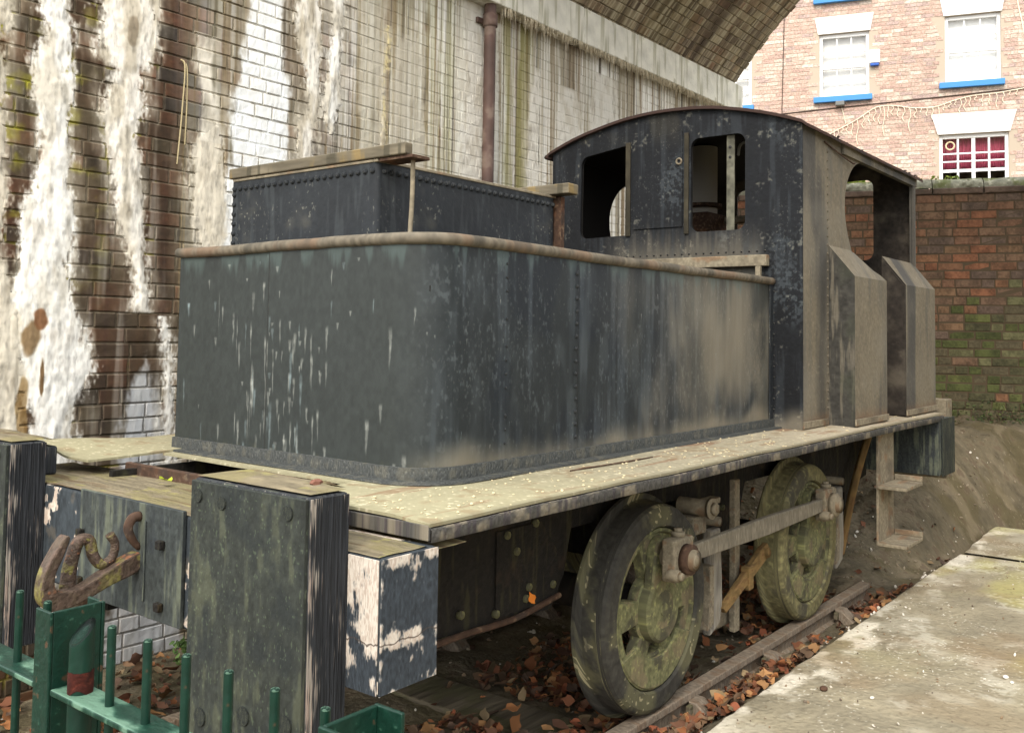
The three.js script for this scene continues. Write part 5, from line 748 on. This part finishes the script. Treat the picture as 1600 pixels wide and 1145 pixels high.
    const sv = []; for (let y = 1.2; y < 2.75; y += .05) { const g = new THREE.SphereGeometry(.0075, 8, 4, 0, Math.PI * 2, 0, Math.PI / 2); g.rotateX(sg * Math.PI / 2); g.translate(3.21, y, z); sv.push(g); } part(m, 'rivets', sv, M.cabSide, null, 'stuff');
    return m;
  };
  const nearS = side(z1, 1, 'dust covered cab side with curved cutaway and door opening'); side(z0, -1, 'cab side facing the abutment wall with a curved cutaway');
  part(nearS, 'foot_angle', box(XC + .0, 3.2, YP + .006, YP + .045, z1 + .001, z1 + .012, .003, 1), M.dusty);
  part(nearS, 'torn_strip', tube([[3.15, 2.752, z1 + .006], [3.4, 2.715, z1 + .012], [3.62, 2.69, z1 + .02], [3.66, 2.7, z1 + .014]], .005, 5, 10), M.rust);
  // rear sheet with one wide opening
  const rs = poly([[z0, YP], [z1, YP], ...arc(24)]); rs.holes.push(rrect(-1.22, -.115, 2.2, 2.81, .06));
  L('cab_rear', plate(rs, 'zy', 5.0, .012, 0, 1, 24), cabIn, 'rear cab sheet with a wide window opening');
  // roof
  M.roofM = sm(tex(512, 512, (u, v, o) => { const n = fbm(u * 8, v * 8, 731, 5, 8, 8), f = fbm(u * 50, v * 50, 732, 3, 50, 50); setc(o, [62, 50, 46], .6 + .5 * f); mixc(o, [86, 58, 46], sst(.5, .7, n) * .6); o[3] = .5 * f + .5 * n; }), .9, .006);
  const rx0 = XC - .03, rx1 = 5.1, za = z0 - .035, zb2 = z1 + .04, th = .018;
  const rg = (k, xf) => grid(40, 30, (a, b) => { const z = lerp(za, zb2, b), e = Math.max(z0 - z, z - z1, 0), x = lerp(rx0, rx1, a); return [x, roofY(clamp(z, z0, z1)) - e * e * 9 - e * .35 + k + (fbm(x * 5, z * 5, 740, 3) - .5) * .01, z, x / 1, z / 1]; });
  const edge = f => grid(60, 1, (a, b) => { const p = f(a); return [p[0], p[1] + b * th, p[2], p[0], b * th]; }); const rY = (x, z) => { const e = Math.max(z0 - z, z - z1, 0); return roofY(clamp(z, z0, z1)) - e * e * 9 - e * .35 + (fbm(x * 5, z * 5, 740, 3) - .5) * .01; };
  const roof = L('cab_roof', [rg(.0), rg(th), edge(a => { const z = lerp(za, zb2, a); return [rx0, rY(rx0, z), z]; }), edge(a => { const z = lerp(za, zb2, a); return [rx1, rY(rx1, z), z]; }), edge(a => { const x = lerp(rx0, rx1, a); return [x, rY(x, za), za]; }), edge(a => { const x = lerp(rx0, rx1, a); return [x, rY(x, zb2), zb2]; })].map(g => g.toNonIndexed()), M.roofM, 'rusty curved cab roof sheet');
  part(roof, 'gutter_lip', tube([[rx0, rY(rx0, za) + .004, za], [4, rY(4, za) + .004, za], [rx1, rY(rx1, za) + .004, za]], .016, 8, 12), M.roofM);
  const fl2 = []; for (let i = 0; i < 26; i++) { const x = rr(3.0, 5.05), r = rr(.004, .011), g = new THREE.IcosahedronGeometry(r, 0); g.scale(1.4, .7, 1); g.rotateY(rnd() * 6); const z = rr(.02, zb2 - .005); g.translate(x, rY(x, z) + th + r * .3, z); fl2.push(g); } part(roof, 'rust_flakes', fl2, M.roofM, null, 'stuff');
  // inside the cab: dark sheets added behind the walls and roof to shade it
  for (const [zz, nm] of [[z1 - .018, 'side_shade_sheet'], [z0 + .018, 'side_shade_sheet']]) L(nm, plate((() => { const sh = new THREE.Shape(); sh.moveTo(XC + .016, YP); sh.lineTo(3.8, YP); sh.lineTo(3.8, 2.0); sh.bezierCurveTo(3.69, 2.06, 3.65, 2.1, 3.61, 2.165); sh.bezierCurveTo(3.49, 2.3, 3.47, 2.45, 3.54, 2.56); sh.bezierCurveTo(3.61, 2.67, 3.69, 2.72, 3.82, 2.735); sh.lineTo(4.95, 2.735); sh.lineTo(4.95, 2.79); sh.lineTo(XC + .016, 2.79); sh.closePath(); return sh; })(), 'xy', zz - .002, .004, 0, 1, 14), shadeDark, 'added dark sheet standing for shade inside the cab side');
  const fsI = fs.clone ? (() => { const q = poly([[z0 + .02, YP], [z1 - .02, YP], ...arc(24, z1 - .02, z0 + .02).map(([z, y]) => [z, y - .012])]); q.holes.push(...fs.holes); return q; })() : fs; L('front_shade_sheet', plate(fsI, 'zy', XC + .026, .003, 0, 1, 24), shadeDark);
  L('roof_shade_sheet', grid(2, 24, (a, b) => { const z = lerp(z0 + .02, z1 - .02, b); return [lerp(XC + .03, 4.99, a), roofY(z) - .014, z, a, b]; }), shadeDark);
  L('cab_floor', box(XC + .015, 4.98, 1.075, 1.085, z0 + .02, z1 - .02, 0, 1), M.under);
  const bx = L('boiler_column', [cyl([3.75, 1.1, -.9], [3.75, 2.93, -.9], .1, 26)], flat(150, 145, 136, .8), 'grey upright boiler column inside the cab'); part(bx, 'flange', cyl([3.75, 2.5, -.9], [3.75, 2.53, -.9], .13, 26), M.rust); part(bx, 'column_foot', box(3.6, 3.9, 1.1, 2.46, -1.02, -.78, .02, .6), M.rust);
  L('cab_pipe', tube([[3.86, 2.42, -.8], [3.87, 2.42, -.62], [3.88, 2.41, -.4]], .028, 10, 6), M.dusty); L('cab_pipe', tube([[3.3, 2.82, -.27], [3.3, 2.84, -.33], [3.32, 2.83, -.42], [3.35, 2.77, -.45]], .009, 6, 12), flat(190, 190, 186, .35));
  L('handbrake_column', [cyl([4.3, 1.32, .25], [4.3, 1.95, .25], .022, 12), cyl([4.3, 1.3, .25], [4.3, 1.34, .25], .035, 12)], M.rust, 'rusty brown upright handle in the cab doorway'); 
  // footsteps
  const st = L('footstep', box(3.64, 3.95, .36, 1.05, .318, .332, .003, .7), M.dusty, 'hanging footstep plate with two treads below the cab door'); for (const y of [.36, .70]) part(st, 'tread', [box(3.62, 3.97, y, y + .022, .333, .50, .004, .7), box(3.955, 3.972, y + .0221, y + .055, .333, .5, .004, .7)], M.dusty);
  // rear beam
  const rb = L('rear_beam', box(4.79, 5.12, .66, 1.05, -1.8, .405, .012, .6), M.beamFront, 'grey rear beam below the back of the running plate'); part(rb, 'end_plate', box(4.8, 5.13, .655, 1.055, .406, .416, .003, .6), M.bufFace);
  part(rb, 'inner_plate', box(4.766, 4.788, .66, 1.04, -.3, .4, .004, .6), M.beamFront);
  for (const [a, b] of [[-.1, .36], [-1.75, -1.3]]) part(rb, 'dumb_buffer', box(5.12, 5.3, .6, 1.17, a, b, .01, .5), M.dusty);
}

// ------------------------------------------------------------------ green railings in the foreground
{
  const gT = tex(512, 512, (u, v, o) => { const n = fbm(u * 8, v * 8, 801, 4, 8, 8), f = fbm(u * 50, v * 50, 802, 3, 50, 50); setc(o, [15, 46, 35], .82 + .22 * f + .2 * (n - .5)); mixc(o, [9, 31, 24], sst(.6, .75, n) * .4); mixc(o, [120, 140, 122], sst(.74, .84, f) * .25); mixc(o, [92, 58, 42], sst(.74, .8, fbm(u * 16, v * 16, 806, 5, 16, 16)) * .7); o[3] = .5 * f + .5 * n; });
  const G = sm(gT, .48, .003), X = -1.41;
  const gTop = sm(tex(512, 256, (u, v, o) => { const n = fbm(u * 10, v * 5, 803, 5, 10, 5), f = fbm(u * 60, v * 30, 804, 3, 60, 30); setc(o, [18, 50, 38], .85 + .2 * f); mixc(o, [104, 132, 112], sst(.45, .62, n) * .8); o[3] = f; }), .5, .002);
  const post = (z, x0, x1, yT, lab, fl) => { const p = thing('railing_post', lab, 'post', [(x0 + x1) / 2, -.1, z], 'railing posts'); part(p, 'web', box(x0, x1, -.1, yT, z - .008, z, .0025, .5), G); for (const xx of [x0 - .007, x1]) part(p, 'flange', box(xx, xx + .007, -.1, yT, fl < 0 ? z - .055 : z - .009, fl < 0 ? z + .001 : z + .045, .0025, .5), G); return p; };
  post(.447, -1.435, -1.345, 1.09, 'green channel section railing post in front of the coupling hook', -1); post(1.215, -1.465, -1.375, 1.1, 'green channel section railing post in front of the near dumb buffer', 1);
  const bar = (par, z, y1 = 1.088, r = .0075) => { const t = part(par, 'bar', cyl([X, -.02, z], [X, y1, z], r, 12), G); const c = new THREE.SphereGeometry(r, 12, 6, 0, Math.PI * 2, 0, Math.PI / 2); c.scale(1, .6, 1); c.translate(X, y1, z); part(t, 'bar_tip', c, gTop); };
  const panel = (z0, z1, zs, lab, stile) => {
    const p = thing('green_railing', lab, 'railing', [X, -.02, (z0 + z1) / 2], 'railing panels');
    for (const [y, m] of [[.945, gTop], [.12, G]]) { part(p, 'rail', box(X - .03, X + .03, y, y + .012, z0, z1, .004, .5), m); }
    zs.forEach(z => bar(p, z)); if (stile) { const s = part(p, 'stile', (() => { const g = cyl([X, -.02, stile], [X, 1.045, stile], .021, 20); const q = g.attributes.position; for (let i = 0; i < q.count; i++) if (q.getY(i) > 1) q.setY(i, 1.06 + (q.getX(i) - X) * 1.0); g.computeVertexNormals(); return g; })(), G); part(s, 'rust_band', grid(24, 5, (a, b) => { const t = a * Math.PI * 2, y = lerp(.959 + .006 * Math.sin(t * 3 + 1), .99 + .012 * fbm(Math.cos(t) * 3 + 5, Math.sin(t) * 3 + 5, 88, 3), b); return [X + Math.cos(t) * .0218, y, stile + Math.sin(t) * .0218, a * .3, b * .1]; }), sm(rustTex, .9, .004, { color: srgb(200, 120, 110) }), 'bare rusty patch where the paint has gone'); }
    return p;
  };
  panel(-.42, .436, [-.29, -.18, -.07, .04, .15, .262, .372], 'green round bar railing panel in front of the far dumb buffer');
  panel(.45, 1.204, [.6, .712, .822, .932, 1.042, 1.15], 'green round bar railing panel with a rusty end tube between two posts', .502);
  panel(1.262, 2.3, [1.36, 1.47, 1.58, 1.69, 1.8, 1.91, 2.02, 2.13], 'green round bar railing panel beyond the near post');
}
// ------------------------------------------------------------------ leaves, stones, weeds
{
  const leafGeo = (() => { const s = new THREE.Shape(); s.moveTo(0, -.5); s.bezierCurveTo(.32, -.3, .42, .1, .12, .28); s.lineTo(.0, .55); s.lineTo(-.14, .26); s.bezierCurveTo(-.4, .1, -.34, -.3, 0, -.5); const g = new THREE.ShapeGeometry(s, 4); const p = g.attributes.position; for (let i = 0; i < p.count; i++) { const x = p.getX(i), y = p.getY(i); p.setZ(i, x * x * 2.2 + y * y * .9 - .05 + .16 * Math.sin(y * 6 + x * 4)); } g.rotateX(-Math.PI / 2); g.computeVertexNormals(); return g; })();
  const lm = new THREE.MeshStandardMaterial({ color: 0xffffff, roughness: .85, side: THREE.DoubleSide });
  const cols = [[158, 98, 58], [136, 84, 54], [170, 114, 68], [112, 76, 54], [168, 124, 78], [124, 96, 70], [148, 84, 54], [98, 76, 60], [150, 128, 94]];
  const spots = []; const put = (n, x0, x1, z0, z1, d = 1, lift = .012) => { for (let i = 0; i < n; i++) { const x = rr(x0, x1), z = rr(z0, z1); if (Math.abs(x - 1.17) < .17 && z < -.25 && z > -1.4 && rnd() < .9) continue; if (fbm(x * 3, z * 3, 900, 3) > .34 + .3 * (1 - d) || rnd() < .25) spots.push([x, groundY(x, z) + rr(.004, lift), z]); } };
  put(800, -.4, 1.1, -.75, .0, .95, .04); put(1100, -.3, 1.35, .1, .34, 1, .06); put(500, 1.3, 2.6, .1, .33, .55, .04); put(1700, 1.0, 4.0, -.95, -.02, .95, .07); put(420, -.6, 1.3, -2.35, -1.6, .8, .04); put(160, 2.5, 4.4, .1, .32, .2); put(420, 4.0, 6.6, -2.2, -.3, .9, .04); put(200, 1.2, 1.9, -.62, .0, .9, .04); put(80, 4.2, 6.2, -.3, .5, .1); put(130, -1.3, -.5, -1.8, .2, .8); put(100, 3.85, 4.5, .0, .3, .9, .02);
  const im = new THREE.InstancedMesh(leafGeo, lm, spots.length), m4 = new THREE.Matrix4(), qq = new THREE.Quaternion(), e = new THREE.Euler();
  spots.forEach(([x, y, z], i) => { e.set(rr(-.8, .8), rnd() * 6.28, rr(-.8, .8)); const s = .03 + .07 * Math.pow(rnd(), 1.3); m4.compose(new THREE.Vector3(x, y + s * .08, z), qq.setFromEuler(e), new THREE.Vector3(s, s, s * rr(.8, 1.2))); im.setMatrixAt(i, m4); const c = srgb(...pick(cols)).multiplyScalar(rr(.4, 1.0)); im.setColorAt(i, c); });
  im.name = 'fallen_leaves'; im.userData = { kind: 'stuff', label: 'drift of orange and brown fallen leaves under the locomotive and along the rails', category: 'leaves' }; im.castShadow = im.receiveShadow = true; scene.add(im);
  const pg = new THREE.IcosahedronGeometry(1, 0), ps = []; for (let i = 0; i < 900; i++) { const x = rr(-.5, 7.2), z = rr(-2.3, .34); ps.push([x, groundY(x, z), z, rr(.004, .014)]); } for (let i = 0; i < 700; i++) { const x = rr(4.6, 7.2), z = rr(-1.4, .7), y = groundY(x, z); if (wallSide(x, z) > .05) ps.push([x, y, z, .004 + .012 * Math.pow(rnd(), 3), 1]); } for (let i = 0; i < 420; i++) { const x = rr(.8, 7), z = .4 + Math.pow(rnd(), 1.6) * 1.9; ps.push([x, .002, z, rr(.0025, .008)]); }
  const ip = new THREE.InstancedMesh(pg, new THREE.MeshStandardMaterial({ color: 0xffffff, roughness: .95 }), ps.length); ps.forEach(([x, y, z, r, dk], i) => { e.set(rnd() * 6, rnd() * 6, rnd() * 6); m4.compose(new THREE.Vector3(x, y + r * .3, z), qq.setFromEuler(e), new THREE.Vector3(r * rr(.8, 1.6), r * .6, r)); ip.setMatrixAt(i, m4); ip.setColorAt(i, srgb(...pick(dk ? [[120, 108, 88], [104, 92, 74], [138, 126, 106], [88, 76, 60]] : [[196, 188, 172], [150, 138, 118], [110, 98, 84], [214, 208, 196], [132, 112, 88]]))); });
  ip.name = 'gravel'; ip.userData = { kind: 'stuff', label: 'scattered pale grit and small stones on soil and concrete', category: 'gravel' }; ip.castShadow = ip.receiveShadow = true; scene.add(ip);
  const one = (name, lab, cat, pos, s, col, rot) => { const g = leafGeo.clone(); g.scale(s, s, s); e.set(...rot); g.applyMatrix4(new THREE.Matrix4().makeRotationFromEuler(e)); const m = new THREE.Mesh(g, flat(...col, .6)); m.name = numbered(name); m.position.set(...pos); m.castShadow = m.receiveShadow = true; m.userData = { label: lab, category: cat }; scene.add(m); };
  one('fallen_leaf', 'single yellow green leaf lying on the mossy top of the front beam', 'leaf', [-.36, 1.056, -.93], .07, [150, 160, 44], [.1, 1.9, -.15]);
  one('fallen_leaf', 'orange leaf caught on the dark side frame ahead of the leading wheel', 'leaf', [.7, .58, -.082], .05, [206, 120, 40], [1.2, .3, .4]);
  const st = (x, z, r, col, lab) => { const g = new THREE.IcosahedronGeometry(r, 1); const p = g.attributes.position; for (let i = 0; i < p.count; i++) { const k = .8 + .4 * vn(p.getX(i) * 60, p.getZ(i) * 60 + p.getY(i) * 40, 7); p.setXYZ(i, p.getX(i) * k * 1.5, p.getY(i) * k * .6, p.getZ(i) * k); } g.computeVertexNormals(); const m = new THREE.Mesh(g, flat(...col, .9)); m.name = numbered('stone'); m.position.set(x, .002 + r * .45, z); m.castShadow = m.receiveShadow = true; m.userData = { label: lab, category: 'stone' }; scene.add(m); };
  { const a = pxOn(1287, 1079, 'y', 0), b = pxOn(1572, 1060, 'y', 0), c = pxOn(1582, 1068, 'y', 0), d = pxOn(1363, 1092, 'y', 0); st(a.x, a.z, .017, [84, 62, 48], 'small dark brown stone lying on the concrete slab'); st(b.x, b.z, .012, [226, 222, 212], 'larger white chip on the concrete slab'); st(c.x, c.z, .008, [226, 222, 212], 'smaller white chip beside another on the concrete slab'); st(d.x, d.z, .009, [220, 214, 200], 'pale chip on the concrete near a brown stone'); }
  { const p = pxOn(494, 759, 'y', 1.19), g = new THREE.DodecahedronGeometry(.014, 0); g.scale(1.5, .8, 1); const m = new THREE.Mesh(g, flat(112, 76, 62, .9)); m.name = 'brick_fragment'; m.position.set(p.x, 1.198, p.z); m.castShadow = m.receiveShadow = true; m.userData = { label: 'small orange brick fragment lying on top of the near dumb buffer', category: 'fragment' }; scene.add(m); }
  // low weeds along the foot of the boundary wall, a tuft by the abutment and sprigs on the coping
  const wg = (() => { const g = new THREE.PlaneGeometry(1, .55, 2, 1); const p = g.attributes.position; for (let i = 0; i < p.count; i++) { const x = p.getX(i); p.setY(i, p.getY(i) * (1 - Math.abs(x) * 1.4)); p.setZ(i, -x * x * .5); } g.computeVertexNormals(); return g; })();
  const weeds = (name, lab, cat, list, colr, s0, s1) => { const wmx = new THREE.InstancedMesh(wg, new THREE.MeshPhysicalMaterial({ color: 0xffffff, roughness: .8, side: THREE.DoubleSide, transmission: 0 }), list.length); list.forEach((p, i) => { e.set(rr(-1.2, 1.2), rnd() * 6.28, rr(-.9, .9)); const s = rr(s0, s1); m4.compose(new THREE.Vector3(...p), qq.setFromEuler(e), new THREE.Vector3(s, s, s)); wmx.setMatrixAt(i, m4); wmx.setColorAt(i, srgb(...pick(colr)).multiplyScalar(rr(.7, 1.2))); }); wmx.name = numbered(name); wmx.userData = { kind: 'stuff', label: lab, category: cat }; wmx.castShadow = wmx.receiveShadow = true; scene.add(wmx); };
  const wl = []; for (let i = 0; i < 1700; i++) { const s = rr(-1.0, 2.2), d = fbm(s * 3, 2, 910, 3); if (rnd() > sst(.3, .62, d)) continue; const c = .02 + Math.pow(rnd(), 1.5) * .22, p = BWm(s, 0, c); const g = groundY(p[0], p[2]); wl.push([p[0], g + Math.pow(rnd(), 1.8) * (.26 - c), p[2]]); }
  weeds('ground_ivy', 'low green weeds growing along the foot of the boundary wall', 'weeds', wl, [[62, 74, 36], [76, 86, 44], [52, 62, 34], [88, 94, 52]], .015, .035);
  const tl = []; for (let i = 0; i < 90; i++) { const a = rnd() * 6.28, r = rnd() * .07; tl.push([.56 + Math.cos(a) * r, -.1 + rnd() * .13, -2.16 + Math.sin(a) * r]); } weeds('weed_tuft', 'small green weed tuft in the leaves below the abutment wall', 'weeds', tl, [[84, 112, 56], [104, 130, 70]], .02, .045);
  const cl = []; for (let i = 0; i < 260; i++) { const s = -1.25 + rnd() * (rnd() < .6 ? .4 : 1.3), p = BWm(s, 0, -.2 + rr(-.08, .08)); cl.push([p[0], 3.19 + rnd() * .05, p[2]]); } weeds('wall_moss', 'yellow green moss sprigs along the top of the wall coping', 'moss', cl, [[150, 168, 60], [128, 150, 56], [168, 178, 84]], .02, .05);
}
renderer.render(scene, camera);
